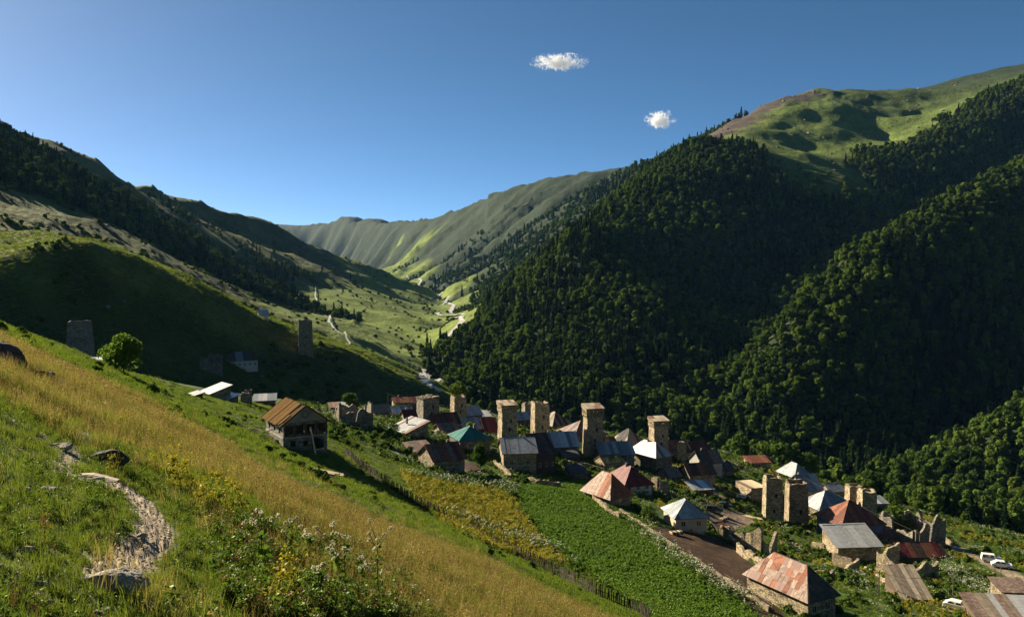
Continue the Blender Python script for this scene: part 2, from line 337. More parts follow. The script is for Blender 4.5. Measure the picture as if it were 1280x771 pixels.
# ------------------------------------------------------------------ materials
def mat(name):
    m = bpy.data.materials.new(name); m.use_nodes = True
    return m, m.node_tree, m.node_tree.nodes['Principled BSDF']
def N(nt, typ, **kw):
    n = nt.nodes.new(typ)
    for k, v in kw.items():
        if k.startswith('i_'): n.inputs[k[2:].replace('_', ' ')].default_value = v
        else: setattr(n, k, v)
    return n
def spec(b, v, r=.9): b.inputs['Specular IOR Level'].default_value = v; b.inputs['Roughness'].default_value = r
def ground_material():
    m, t, b = mat('ground_cover'); spec(b, .1, .95); L = t.links.new
    a = N(t, 'ShaderNodeAttribute', attribute_name='Col'); tc = N(t, 'ShaderNodeNewGeometry')
    sc_at = N(t, 'ShaderNodeAttribute', attribute_name='Fine')     # 0 close to the meadow, 1 on the mountains
    # two fixed scales of noise
    outs = []
    for s, d in ((2.2, 5), (.30, 5), (.035, 5)):
        nz = N(t, 'ShaderNodeTexNoise'); nz.inputs['Scale'].default_value = s; nz.inputs['Detail'].default_value = d; nz.inputs['Roughness'].default_value = .65
        L(tc.outputs['Position'], nz.inputs['Vector']); outs.append(nz)
    mx = N(t, 'ShaderNodeMath', operation='MULTIPLY'); L(outs[0].outputs['Fac'], mx.inputs[0]); L(outs[1].outputs['Fac'], mx.inputs[1])
    mr = N(t, 'ShaderNodeMapRange'); mr.inputs['From Min'].default_value = .10; mr.inputs['From Max'].default_value = .42
    mr.inputs['To Min'].default_value = .45; mr.inputs['To Max'].default_value = 1.6; L(mx.outputs[0], mr.inputs['Value'])
    mr2 = N(t, 'ShaderNodeMapRange'); mr2.inputs['From Min'].default_value = .3; mr2.inputs['From Max'].default_value = .7
    mr2.inputs['To Min'].default_value = .72; mr2.inputs['To Max'].default_value = 1.28; L(outs[2].outputs['Fac'], mr2.inputs['Value'])
    mm = N(t, 'ShaderNodeMath', operation='MULTIPLY'); L(mr.outputs[0], mm.inputs[0]); L(mr2.outputs[0], mm.inputs[1])
    vm = N(t, 'ShaderNodeVectorMath', operation='SCALE'); L(a.outputs['Color'], vm.inputs[0]); L(mm.outputs[0], vm.inputs['Scale'])
    L(vm.outputs[0], b.inputs['Base Color'])
    bp = N(t, 'ShaderNodeBump'); bp.inputs['Strength'].default_value = .9; bp.inputs['Distance'].default_value = 1.6; L(outs[1].outputs['Fac'], bp.inputs['Height'])
    bp2 = N(t, 'ShaderNodeBump'); bp2.inputs['Strength'].default_value = .6; bp2.inputs['Distance'].default_value = .25; L(outs[0].outputs['Fac'], bp2.inputs['Height']); L(bp.outputs[0], bp2.inputs['Normal'])
    bp3 = N(t, 'ShaderNodeBump'); bp3.inputs['Strength'].default_value = .6; bp3.inputs['Distance'].default_value = 9.0; L(outs[2].outputs['Fac'], bp3.inputs['Height']); L(bp2.outputs[0], bp3.inputs['Normal'])
    for q_, lo, hi in ((bp, .012, 1.6), (bp2, .006, .25), (bp3, .05, 9.0)):
        r_ = N(t, 'ShaderNodeMapRange'); r_.inputs['To Min'].default_value = lo; r_.inputs['To Max'].default_value = hi
        L(sc_at.outputs['Fac'], r_.inputs['Value']); L(r_.outputs[0], q_.inputs['Distance'])
    L(bp3.outputs[0], b.inputs['Normal'])
    return m
M_ground = ground_material()
# ------------------------------------------------------------------ ground objects
V = np.stack([GX, GY, Z], -1).reshape(-1, 3); C3 = np.c_[col.reshape(-1, 3), np.ones(V.shape[0])]
nr, nc = GX.shape; FINE = sm(R2, 60, 600).reshape(-1)
ii, jj = np.meshgrid(np.arange(nr-1), np.arange(nc-1), indexing='ij')
q = np.stack([ii*nc+jj, (ii+1)*nc+jj, (ii+1)*nc+jj+1, ii*nc+jj+1], -1).reshape(-1, 4)[:, ::-1]
gsel = GRP.argmax(-1)[:-1, :-1].reshape(-1)
GN = {HS: ('meadow_hillside', 'steep hay meadow hillside in the foreground with a dry orange band'), VG: ('village_ground', 'green terrace that carries the tower village'),
      GH: ('grassy_hill', 'grassy hill left of the village with its near side in shade'), LM: ('wooded_mountain_slope', 'dark wooded mountain slope on the left'),
      VF: ('valley_floor', 'sunlit green valley floor beyond the village'), RM: ('forested_mountain', 'forested mountain with a green alp above the village on the right'),
      FR: ('distant_ridge', 'hazy ribbed ridge closing the valley')}
for g, (nm, lb) in GN.items():
    qs = q[gsel == g]
    if len(qs) == 0: continue
    u, inv = np.unique(qs, return_inverse=True)
    me = big_mesh(nm, V[u], inv.reshape(-1, 4), [M_ground])
    ca = me.color_attributes.new('Col', 'FLOAT_COLOR', 'POINT'); ca.data.foreach_set('color', C3[u].astype(np.float32).ravel())
    fa = me.attributes.new('Fine', 'FLOAT', 'POINT'); fa.data.foreach_set('value', FINE[u].astype(np.float32))
    o = obj(nm, me); tag(o, lb, kind='structure')
# distant snow-streaked summit
def summit():
    c = at(60, 176, 10500); vs = [(c[0], c[1], c[2])]; fs = []; random.seed(3)
    rings = 8; seg_ = 24; H = 900
    for r in range(1, rings+1):
        for s in range(seg_):
            a = 2*PI*s/seg_; rad = 110*r*(1+.25*math.sin(3*a+1)+.2*random.random())
            vs.append((c[0]+rad*math.cos(a), c[1]+rad*math.sin(a), c[2]-H*(r/rings)**.85+random.uniform(-25, 25)))
    for s in range(seg_): fs.append((0, 1+s, 1+(s+1) % seg_))
    for r in range(rings-1):
        for s in range(seg_):
            a = 1+r*seg_+s; b_ = 1+r*seg_+(s+1) % seg_; fs.append((a, a+seg_, b_+seg_, b_))
    m, t, b = mat('pale_rock_and_snow'); spec(b, .1, .9)
    nz = N(t, 'ShaderNodeTexNoise'); nz.inputs['Scale'].default_value = .006; nz.inputs['Detail'].default_value = 6
    g = N(t, 'ShaderNodeNewGeometry'); t.links.new(g.outputs['Position'], nz.inputs['Vector'])
    cr = N(t, 'ShaderNodeValToRGB'); cr.color_ramp.elements[0].position = .45; cr.color_ramp.elements[0].color = (.13, .12, .12, 1)
    cr.color_ramp.elements[1].position = .58; cr.color_ramp.elements[1].color = (.6, .62, .66, 1)
    t.links.new(nz.outputs['Fac'], cr.inputs[0]); t.links.new(cr.outputs[0], b.inputs['Base Color'])
    tag(obj('snowy_summit', mesh('snowy_summit', vs, fs, m)), 'pale snow streaked summit behind the left skyline', kind='structure')
summit()
# ------------------------------------------------------------------ plants
def leaf_material(name, c1, c2, trans=.3, rough=.6, hue_obj=.5, gloss=.06):
    m = bpy.data.materials.new(name); m.use_nodes = True; t = m.node_tree; L = t.links.new
    t.nodes.remove(t.nodes['Principled BSDF']); out = t.nodes['Material Output']
    oi_ = N(t, 'ShaderNodeObjectInfo'); at_ = N(t, 'ShaderNodeAttribute', attribute_name='Tint')
    ad = N(t, 'ShaderNodeMath', operation='MULTIPLY_ADD'); L(oi_.outputs['Random'], ad.inputs[0]); ad.inputs[1].default_value = hue_obj; 
    m2 = N(t, 'ShaderNodeMath', operation='MULTIPLY'); L(at_.outputs['Fac'], m2.inputs[0]); m2.inputs[1].default_value = 1-hue_obj
    L(m2.outputs[0], ad.inputs[2])
    cr = N(t, 'ShaderNodeValToRGB'); cr.color_ramp.elements[0].color = (*c1, 1); cr.color_ramp.elements[1].color = (*c2, 1)
    cr.color_ramp.elements[0].position = .18; cr.color_ramp.elements[1].position = .85
    L(ad.outputs[0], cr.inputs[0])
    d = N(t, 'ShaderNodeBsdfDiffuse'); tr = N(t, 'ShaderNodeBsdfTranslucent'); mx = N(t, 'ShaderNodeMixShader'); mx.inputs[0].default_value = trans
    L(cr.outputs[0], d.inputs[0]); L(cr.outputs[0], tr.inputs[0]); L(d.outputs[0], mx.inputs[1]); L(tr.outputs[0], mx.inputs[2])
    if gloss:
        g = N(t, 'ShaderNodeBsdfGlossy'); g.inputs['Roughness'].default_value = .45; g.inputs['Color'].default_value = (.8, .85, .7, 1)
        m3 = N(t, 'ShaderNodeMixShader'); m3.inputs[0].default_value = gloss*.3; L(mx.outputs[0], m3.inputs[1]); L(g.outputs[0], m3.inputs[2]); L(m3.outputs[0], out.inputs[0])
    else: L(mx.outputs[0], out.inputs[0])
    return m
def quads_mesh(name, C, U, W_, tint, mats, midx=None):
    """one quad per row: centre C, half vectors U and W"""
    V_ = np.stack([C-U-W_, C+U-W_, C+U+W_, C-U+W_], 1).reshape(-1, 3)
    Q_ = np.arange(len(V_)).reshape(-1, 4)
    me = big_mesh(name, V_, Q_, mats, smooth=False)
    ta = me.attributes.new('Tint', 'FLOAT', 'FACE'); ta.data.foreach_set('value', np.asarray(tint, np.float32))
    if midx is not None: me.polygons.foreach_set('material_index', np.asarray(midx, np.int32))
    return me
def unit(v): return v/np.maximum(np.linalg.norm(v, axis=-1, keepdims=True), 1e-9)
def leaves_on(C, R, n, size, rng, up=.35):
    d = unit(rng.normal(size=(n, 3))+np.array([0, 0, up])); rr = R*(.78+.3*rng.random((n, 1)))
    P = C+d*rr*np.array([1, 1, .85]); nn = unit(d+.38*rng.normal(size=(n, 3)))
    a = unit(np.cross(nn, rng.normal(size=(n, 3)))); b = np.cross(nn, a); s = size*(.6+.8*rng.random((n, 1)))
    return P, a*s, b*s*.7
M_leaf = leaf_material('broadleaf_foliage', (.026, .054, .010), (.130, .190, .032), .34, gloss=0)
M_leaf2 = leaf_material('bright_foliage', (.045, .085, .015), (.085, .135, .026), .3, gloss=0)
M_needle = leaf_material('needle_foliage', (.010, .022, .008), (.026, .046, .014), .08, gloss=0)
m_, t_, b_ = mat('bark'); b_.inputs['Base Color'].default_value = (.09, .07, .05, 1); spec(b_, .1, .9); M_bark = m_
def trunk_vf(h, r, segs=6, bend=.05, rng=None, zb=-.6):
    vs, fs = [], []; n = 5; rng = rng or RNG
    off = np.cumsum(rng.normal(size=(n, 2))*bend*h/n, axis=0)*0+np.cumsum(rng.normal(size=(n, 2))*bend*h/n, axis=0)
    for i in range(n):
        t = i/(n-1); z = zb+(h-zb)*t; rad = r*(1-.75*t)*(1.3 if i == 0 else 1)
        for s in range(segs):
            a = 2*PI*s/segs; vs.append((off[i][0]+rad*math.cos(a), off[i][1]+rad*math.sin(a), z))
    for i in range(n-1):
        for s in range(segs): fs.append((i*segs+s, i*segs+(s+1) % segs, (i+1)*segs+(s+1) % segs, (i+1)*segs+s))
    return vs, fs
def limb_vf(p, q, r0, r1):
    p, q = Vector(p), Vector(q); d = (q-p).normalized(); a = d.orthogonal().normalized(); b = d.cross(a); vs = []
    for c, r in ((p, r0), (q, r1)):
        for s in range(4): ang = PI/2*s; vs.append(c+a*r*math.cos(ang)+b*r*math.sin(ang))
    return vs, [(s, (s+1) % 4, 4+(s+1) % 4, 4+s) for s in range(4)]
def crown_data(rng, h, wd, lobes, per, leaf, z0=.25, slim=1.0):
    Ps, As, Bs, Ts, cs = [], [], [], [], []
    for k in range(lobes):
        t = rng.random()**.8; z = h*(z0+(1-z0)*(.12+.78*t)); prof = math.sin(PI*min(1, .25+.72*t)**slim)**.7
        a = rng.random()*2*PI; rad = wd*.5*prof*(.25+.55*rng.random())
        c = np.array([rad*math.cos(a), rad*math.sin(a), z]); R = wd*(.17+.13*rng.random())
        p, u, v = leaves_on(c, R, per, leaf, rng); Ps.append(p); As.append(u); Bs.append(v)
        Ts.append(np.clip(rng.random()*.7+.3*rng.random(per), 0, 1)); cs.append((c, R))
    return np.concatenate(Ps), np.concatenate(As), np.concatenate(Bs), np.concatenate(Ts), cs
def tree_meshes(seed, h=8, wd=6, lobes=16, per=60, leaf=.35, z0=.25, m=None):
    rng = np.random.default_rng(seed); P, A_, B_, T_, cs = crown_data(rng, h, wd, lobes, per, leaf, z0)
    crown = quads_mesh('crown', P, A_, B_, T_, [m or M_leaf])
    vs, fs = trunk_vf(h*.75, h*.03, rng=rng)
    for c, R in cs[:9]:
        v2, f2 = limb_vf((0, 0, max(h*z0*.7, c[2]*.55)), c, h*.012, h*.004); o_ = len(vs); vs += [tuple(v) for v in v2]; fs += [tuple(i+o_ for i in f) for f in f2]
    return crown, mesh('trunk', vs, fs, M_bark)
def conifer_data(rng, h, wd, n, leaf):
    t = rng.random(n)**.75; z = h*(.10+.9*t); lay = .75+.25*np.cos(z*9/ h*6); R = wd*.5*(1-t)**.9*lay*(.55+.5*rng.random(n))+.05
    a = rng.random(n)*2*PI; P = np.stack([R*np.cos(a), R*np.sin(a), z-R*.25], 1)
    d = np.stack([np.cos(a), np.sin(a), -.45+0*a], 1); d = unit(d+.25*rng.normal(size=(n, 3)))
    b = unit(np.cross(d, np.array([0, 0, 1.])+.3*rng.normal(size=(n, 3)))); s = leaf*(.6+.8*rng.random((n, 1)))*(1-.5*t[:, None])
    return P, d*s*1.3, b*s*.6, np.clip(.6*rng.random(n)+.4*t, 0, 1)
M_leafY = leaf_material('yellowish_birch_foliage', (.045, .078, .012), (.150, .200, .032), .35, gloss=0)
M_leafD = leaf_material('deep_green_foliage', (.018, .038, .010), (.070, .105, .022), .28, gloss=0)
def one_mesh_tree(seed, kind, lm=None):      # small in the photo: crown and trunk in one mesh
    rng = np.random.default_rng(seed)
    if kind == 'c':
        P, A_, B_, T_ = conifer_data(rng, 11+3*rng.random(), 3.6+1.4*rng.random(), 420, .55); mats = [M_needle, M_bark]
    else:
        hh, ww = {'b': (8.5+1.5*rng.random(), 6.2), 's': (9.8+1.5*rng.random(), 4.4), 'l': (6.6+rng.random(), 6.8)}[kind]
        P, A_, B_, T_, _ = crown_data(rng, hh, ww, 13, 60, .42, .12); mats = [lm or M_leaf, M_bark]
    # trunk as four tall quads
    n = 4; C_ = np.array([[0, 0, 1.5]]*n, float); a = np.arange(n)*PI/2
    C_[:, 0] += .16*np.cos(a); C_[:, 1] += .16*np.sin(a)
    U_ = np.stack([-np.sin(a)*.16, np.cos(a)*.16, 0*a], 1); W_ = np.array([[0, 0, 2.6]]*n, float)
    return quads_mesh('forest_tree', np.r_[P, C_], np.r_[A_, U_], np.r_[B_, W_], np.r_[T_, np.zeros(n)+.5], mats, np.r_[np.zeros(len(P)), np.ones(n)])
def scatter(name, label, P, rotz, scl, idx, sources, tilt=None, group=None):
    me = bpy.data.meshes.new(name); me.vertices.add(len(P)); me.vertices.foreach_set('co', np.asarray(P, np.float32).ravel())
    def attr(n_, typ, key, v): a = me.attributes.new(n_, typ, 'POINT'); a.data.foreach_set(key, np.asarray(v).ravel())
    rot = np.zeros((len(P), 3), np.float32); rot[:, 2] = rotz
    if tilt is not None: rot[:, 0] = tilt[:, 0]; rot[:, 1] = tilt[:, 1]
    scl = np.asarray(scl, np.float32)
    if scl.ndim == 1: scl = np.repeat(scl[:, None], 3, 1)
    attr('rot', 'FLOAT_VECTOR', 'vector', rot); attr('scl', 'FLOAT_VECTOR', 'vector', scl); attr('idx', 'INT', 'value', np.asarray(idx, np.int32))
    me.update(); o = obj(name, me); tag(o, label, kind='stuff')
    g = bpy.data.node_groups.new(name, 'GeometryNodeTree')
    g.interface.new_socket('Geometry', in_out='INPUT', socket_type='NodeSocketGeometry'); g.interface.new_socket('Geometry', in_out='OUTPUT', socket_type='NodeSocketGeometry')
    i_ = g.nodes.new('NodeGroupInput'); o_ = g.nodes.new('NodeGroupOutput'); j = g.nodes.new('GeometryNodeJoinGeometry')
    for s in reversed(sources):
        oi_ = g.nodes.new('GeometryNodeObjectInfo'); oi_.inputs['Object'].default_value = s; oi_.inputs['As Instance'].default_value = True
        g.links.new(oi_.outputs['Geometry'], j.inputs[0])
    ip = g.nodes.new('GeometryNodeInstanceOnPoints'); ip.inputs['Pick Instance'].default_value = True
    def na(n_, typ): a = g.nodes.new('GeometryNodeInputNamedAttribute'); a.data_type = typ; a.inputs['Name'].default_value = n_; return a
    r_ = na('rot', 'FLOAT_VECTOR'); er = g.nodes.new('FunctionNodeEulerToRotation'); g.links.new(r_.outputs[0], er.inputs[0])
    g.links.new(i_.outputs[0], ip.inputs['Points']); g.links.new(j.outputs[0], ip.inputs['Instance'])
    g.links.new(er.outputs[0], ip.inputs['Rotation']); g.links.new(na('scl', 'FLOAT_VECTOR').outputs[0], ip.inputs['Scale']); g.links.new(na('idx', 'INT').outputs[0], ip.inputs['Instance Index'])
    g.links.new(ip.outputs[0], o_.inputs[0])
    md = o.modifiers.new('scatter', 'NODES'); md.node_group = g
    return o
def src(me): return bpy.data.objects.new(me.name, me)
# ------------------------------------------------------------------ forest
CM = np.maximum.accumulate(np.concatenate([np.full((1, len(AZ)), -9.), (Z/R2)[:-1]], 0), axis=0)   # running horizon per direction
def visible(x, y, z, extra):
    i, j, u, v = gidx(x, y); r = np.hypot(x, y); cmv = CM[i, j]
    return (z+extra)/r > cmv
def forest_points(r0, r1, cell):
    a = math.radians(37); xs = np.arange(-r1*math.sin(a), r1*math.sin(a), cell); ys = np.arange(r0*math.cos(a)*.9, r1, cell)
    X, Y = np.meshgrid(xs, ys); X = X+(RNG.random(X.shape)-.5)*cell*.95; Y = Y+(RNG.random(X.shape)-.5)*cell*.95
    X, Y = X.ravel(), Y.ravel(); r = np.hypot(X, Y); k = (r > r0) & (r <= r1) & (np.abs(np.arctan2(X, Y)) < a); X, Y = X[k], Y[k]
    f = gsample(FM, X, Y); k = f > .30+.5*RNG.random(len(X)); X, Y = X[k], Y[k]
    zz = gsample(Z, X, Y); k = visible(X, Y, zz, 9+.004*np.hypot(X, Y)); return X[k], Y[k], zz[k]
TP = [forest_points(330, 700, 5.3), forest_points(700, 1150, 6.4), forest_points(1150, 1800, 8.0), forest_points(1800, 3600, 15)]
SRC = [src(one_mesh_tree(100+i, k, m)) for i, (k, m) in enumerate([('b', M_leaf), ('b', M_leafD), ('s', M_leafY), ('l', M_leaf), ('b', M_leafY), ('l', M_leafD), ('s', M_leaf), ('b', M_leaf), ('c', None), ('c', None), ('c', None)])]
sizes = [(.55, 1.35), (.75, 1.55), (.9, 1.5), (1.3, 2.2)]
TX = np.concatenate([t[0] for t in TP]); TY = np.concatenate([t[1] for t in TP]); TZ = np.concatenate([t[2] for t in TP])
TS = np.concatenate([a+(b-a)*RNG.random(len(t[0]))**1.6 for t, (a, b) in zip(TP, sizes)])
cn = fbm(TX, TY, 130, 3, seed=91); pc = np.clip(.04+1.1*cn, .02, .6)       # conifers gather in patches
pc = np.where(TX < 0, pc*.6+.15, pc)
isc = RNG.random(len(TX)) < pc
TI = np.where(isc, 8+RNG.integers(0, 3, len(TX)), RNG.choice(8, len(TX), p=[.2, .15, .1, .15, .1, .1, .1, .1]))
TRZ = RNG.random(len(TX))*2*PI
print('forest trees', len(TX))
dist = np.hypot(TX, TY); inv = (np.abs(np.arctan2(TX, TY)) < math.radians(31)) & visible(TX, TY, TZ, 2)
order = np.argsort(np.where(inv, dist/TS, 1e9))[:300]; big = np.zeros(len(TX), bool); big[order] = True
TLAB = {0: 'rounded green tree', 1: 'rounded dark green tree', 2: 'slim yellowish tree', 3: 'low spreading tree', 4: 'rounded yellowish tree', 5: 'low dark green tree', 6: 'slim green tree', 7: 'tall rounded green tree', 8: 'pointed dark spruce', 9: 'narrow dark conifer', 10: 'tall dark conifer'}
for k in order:
    kind = int(TI[k]); o = bpy.data.objects.new('conifer_tree' if kind > 7 else 'broadleaf_tree', SRC[kind].data); link(o)
    o.location = (TX[k], TY[k], TZ[k]-.3); o.rotation_euler = (0, 0, TRZ[k]); o.scale = (TS[k],)*3
    px, py = proj((TX[k], TY[k], TZ[k]))
    if px > 1120: wh, gr = 'in the wood at the right edge', 'trees of the wood at the right edge'
    elif px > 895: wh, gr = 'at the right spur behind the terrace', 'trees at the foot of the right spur'
    elif px > 500: wh, gr = 'on the central spur behind the village', 'trees at the foot of the central spur'
    else: wh, gr = 'on the slope left of the valley', 'trees on the left slope'
    szw = 'small' if TS[k] < .72 else ('large' if TS[k] > 1.0 else 'middling'); hw_ = 'left' if (px % 40) < 20 else 'right'
    rank = ('low down' if py > 610 else ('halfway up' if py > 570 else 'high up')) if px > 1120 else ('nearest the village' if py > (575 if px > 895 else 520) else 'farther up')
    tag(o, szw+' '+TLAB[kind]+' '+rank+' '+wh, 'tree', gr)
r_ = ~big
scatter('mountain_forest', 'dense mixed forest covering the mountain flanks', np.c_[TX, TY, TZ-.3][r_], TRZ[r_], TS[r_], TI[r_], SRC)
# scattered bushes on the open slopes, the alp and the valley floor
def bush_mesh(seed, m, per=40, lobes=7, leaf=.16):
    rng = np.random.default_rng(seed); P, A_, B_, T_, _ = crown_data(rng, 1.2, 1.9, lobes, per, leaf, -.1)
    return quads_mesh('bush', P, A_, B_, T_, [m])
BUSH = [src(bush_mesh(200, M_leaf)), src(bush_mesh(201, M_leaf2)), src(bush_mesh(202, M_leaf, 22, 5, .24))]
def scatter_pts(n, r0, r1, az0=-36, az1=36, power=1.0):
    a = np.radians(az0+(az1-az0)*RNG.random(n)); u = RNG.random(n)
    r = np.exp(math.log(r0)+(math.log(r1)-math.log(r0))*u) if power == 0 else (r0**(power)+(r1**power-r0**power)*u)**(1/power)
    return r*np.sin(a), r*np.cos(a)
X, Y = scatter_pts(26000, 280, 2200, power=1.0); zz = gsample(Z, X, Y); n5 = fbm(X, Y, 70, 3, seed=95)+.3*fbm(X, Y, 15, 2, seed=98)
k = visible(X, Y, zz, 3) & (gsample(FM, X, Y) < .5) & (n5 > .22) & (np.abs(X) < Y*.75)
gv = gsample(GRP[..., VG], X, Y); k &= (gv < .6)
k &= (gsample(GRP[..., VF], X, Y) < .35) | (RNG.random(len(X)) < .3); k &= (np.hypot(X, Y) < 1250) | (X < 200)
X, Y, zz = X[k], Y[k], zz[k]; r = np.hypot(X, Y)
scatter('hillside_scrub', 'scattered bushes on the open slopes and the valley floor', np.c_[X, Y, zz], RNG.random(len(X))*6.3, .6+1.2*RNG.random(len(X))**2+r/900, RNG.integers(0, 3, len(X)), BUSH)
print('scrub', len(X))
# ------------------------------------------------------------------ building materials
def noise_mat(name, c1, c2, scale, rough=.85, metallic=0., bump=.3, bdist=.05, stones=0., sp=.2, c3=None, stretch=None, rnd=.25):
    m, t, b = mat(name); spec(b, sp, rough); b.inputs['Metallic'].default_value = metallic; L = t.links.new
    tc = N(t, 'ShaderNodeTexCoord'); mp = N(t, 'ShaderNodeMapping'); L(tc.outputs['Object'], mp.inputs[0])
    if stretch: mp.inputs['Scale'].default_value = stretch
    nz = N(t, 'ShaderNodeTexNoise'); nz.inputs['Scale'].default_value = scale; nz.inputs['Detail'].default_value = 6; nz.inputs['Roughness'].default_value = .65
    L(mp.outputs[0], nz.inputs['Vector'])
    cr = N(t, 'ShaderNodeValToRGB'); e = cr.color_ramp.elements; e[0].position = .34; e[1].position = .66; e[0].color = (*c1, 1); e[1].color = (*c2, 1)
    if c3: k = e.new(.5); k.color = (*c3, 1)
    L(nz.outputs['Fac'], cr.inputs[0])
    oi_ = N(t, 'ShaderNodeObjectInfo'); mr = N(t, 'ShaderNodeMapRange'); mr.inputs['To Min'].default_value = 1-rnd; mr.inputs['To Max'].default_value = 1+rnd
    L(oi_.outputs['Random'], mr.inputs['Value']); vm = N(t, 'ShaderNodeVectorMath', operation='SCALE'); L(cr.outputs[0], vm.inputs[0]); L(mr.outputs[0], vm.inputs['Scale'])
    hgt = nz.outputs['Fac']; colr = vm.outputs[0]
    if stones:
        v = N(t, 'ShaderNodeTexVoronoi'); v.inputs['Scale'].default_value = stones; mp2 = N(t, 'ShaderNodeMapping'); mp2.inputs['Scale'].default_value = (1, 1, 2.2)
        L(tc.outputs['Object'], mp2.inputs[0]); L(mp2.outputs[0], v.inputs['Vector'])
        sv = N(t, 'ShaderNodeSeparateColor'); L(v.outputs['Color'], sv.inputs[0]); m2 = N(t, 'ShaderNodeMapRange'); m2.inputs['To Min'].default_value = .55; m2.inputs['To Max'].default_value = 1.45
        L(sv.outputs[0], m2.inputs['Value']); vm2 = N(t, 'ShaderNodeVectorMath', operation='SCALE'); L(colr, vm2.inputs[0]); L(m2.outputs[0], vm2.inputs['Scale'])
        v2 = N(t, 'ShaderNodeTexVoronoi', feature='DISTANCE_TO_EDGE'); v2.inputs['Scale'].default_value = stones; L(mp2.outputs[0], v2.inputs['Vector'])
        m3 = N(t, 'ShaderNodeMapRange'); m3.inputs['From Max'].default_value = .12; m3.inputs['To Min'].default_value = .35; L(v2.outputs['Distance'], m3.inputs['Value'])
        vm3 = N(t, 'ShaderNodeVectorMath', operation='SCALE'); L(vm2.outputs[0], vm3.inputs[0]); L(m3.outputs[0], vm3.inputs['Scale']); colr = vm3.outputs[0]; hgt = m3.outputs[0]
    L(colr, b.inputs['Base Color'])
    bp = N(t, 'ShaderNodeBump'); bp.inputs['Strength'].default_value = bump; bp.inputs['Distance'].default_value = bdist; L(hgt, bp.inputs['Height']); L(bp.outputs[0], b.inputs['Normal'])
    return m
MT = dict(
 stone=noise_mat('fieldstone_wall', (.23,.18,.12), (.42,.34,.22), .6, stones=1.9, bump=.8, bdist=.12),
 greystone=noise_mat('grey_fieldstone_wall', (.17,.15,.12), (.32,.28,.22), .7, stones=1.9, bump=.8, bdist=.12),
 cream=noise_mat('cream_plaster', (.36,.31,.21), (.48,.42,.30), .8, bump=.1), white=noise_mat('white_wash', (.40,.39,.36), (.56,.54,.49), .7, bump=.1),
 greypl=noise_mat('grey_plaster', (.20,.19,.17), (.33,.31,.28), .7, bump=.15), block=noise_mat('concrete_block', (.17,.155,.135), (.28,.26,.23), .9, stones=2.6, bump=.3),
 bluew=noise_mat('blue_painted_boards', (.05,.08,.16), (.09,.13,.22), 1.0, bump=.1), wood=noise_mat('weathered_wood', (.06,.045,.03), (.14,.10,.07), 1.2, stretch=(8,8,.6), bump=.3),
 newwood=noise_mat('fresh_pine_board', (.095,.052,.018), (.17,.10,.038), 1.2, stretch=(6,1,6), bump=.2, rough=.95, sp=.02),
 palewood=noise_mat('pale_timber', (.40,.31,.19), (.58,.47,.31), 1.5, bump=.1), turf=noise_mat('turf_roof', (.06,.08,.025), (.16,.13,.06), 1.5, bump=.6, bdist=.2),
 grey=noise_mat('galvanised_sheet', (.26,.26,.25), (.45,.44,.42), 1.2, rough=.5, metallic=.25, bump=.1, sp=.5, rnd=.12), white_m=noise_mat('bright_metal_sheet', (.46,.45,.42), (.66,.64,.60), 1.2, rough=.38, metallic=.45, bump=.1, sp=.6, rnd=.1),
 blue_m=noise_mat('blue_grey_sheet', (.13,.145,.16), (.23,.25,.27), 1.2, rough=.5, metallic=.15, bump=.1, sp=.4, rnd=.12),
 rust=noise_mat('rusty_sheet', (.07,.028,.018), (.20,.085,.05), 1.6, rough=.7, metallic=.15, bump=.3, c3=(.24,.09,.05)), rustgrey=noise_mat('rust_streaked_sheet', (.11,.055,.038), (.24,.19,.155), 1.7, rough=.6, metallic=.2, bump=.2),
 red=noise_mat('faded_red_sheet', (.085,.014,.013), (.17,.04,.034), 1.4, rough=.5, bump=.15), pink=noise_mat('sun_bleached_red_sheet', (.16,.08,.055), (.26,.165,.12), 1.6, rough=.5, bump=.15),
 orange=noise_mat('orange_red_sheet', (.10,.032,.021), (.17,.065,.042), 1.6, rough=.5, bump=.15),
 green=noise_mat('green_painted_sheet', (.012,.10,.085), (.025,.15,.12), .6, rough=.4, bump=.05), slate=noise_mat('dark_slate', (.045,.04,.04), (.10,.09,.085), 1.2, rough=.8, bump=.3),
 dbrown=noise_mat('dark_brown_sheet', (.05,.03,.022), (.11,.07,.055), .8, rough=.6, bump=.2), beige=noise_mat('beige_sheet', (.16,.125,.09), (.27,.215,.155), 1.6, rough=.6, bump=.2),
 cap=noise_mat('pale_slab', (.30,.24,.17), (.46,.38,.28), 1.2, bump=.4), rock=noise_mat('lichen_rock', (.15,.13,.105), (.46,.41,.33), 4.0, bump=1.0, bdist=.10, rnd=.1, c3=(.33,.29,.235), stretch=(1,1,3)),
 darkrock=noise_mat('dark_rock', (.03,.026,.026), (.10,.085,.08), 2.0, bump=1.0, bdist=.08), iron=noise_mat('old_pole_wood', (.10,.08,.06), (.18,.15,.12), 2.0), paling=noise_mat('dark_paling', (.035,.028,.02), (.075,.058,.042), 2.0))
def plain(name, c, rough=.5, met=0., sp=.5):
    m, t, b = mat(name); b.inputs['Base Color'].default_value = (*c, 1); spec(b, sp, rough); b.inputs['Metallic'].default_value = met; return m
MT['glass'] = plain('window_glass', (.02,.025,.03), .12, sp=.6); MT['frame'] = plain('white_window_paint', (.6,.58,.52)); MT['carpaint'] = plain('white_car_paint', (.75,.75,.73), .25)
MT['darkpaint'] = plain('dark_car_paint', (.03,.035,.045), .3); MT['rubber'] = plain('black_rubber', (.02,.02,.02), .8); MT['lamp'] = plain('headlight_glass', (.5,.5,.5), .1); MT['dark_fill'] = plain('painted_dark_fill', (.01,.01,.01), .9)  # last one is near-black colour standing for the dark inside the towers
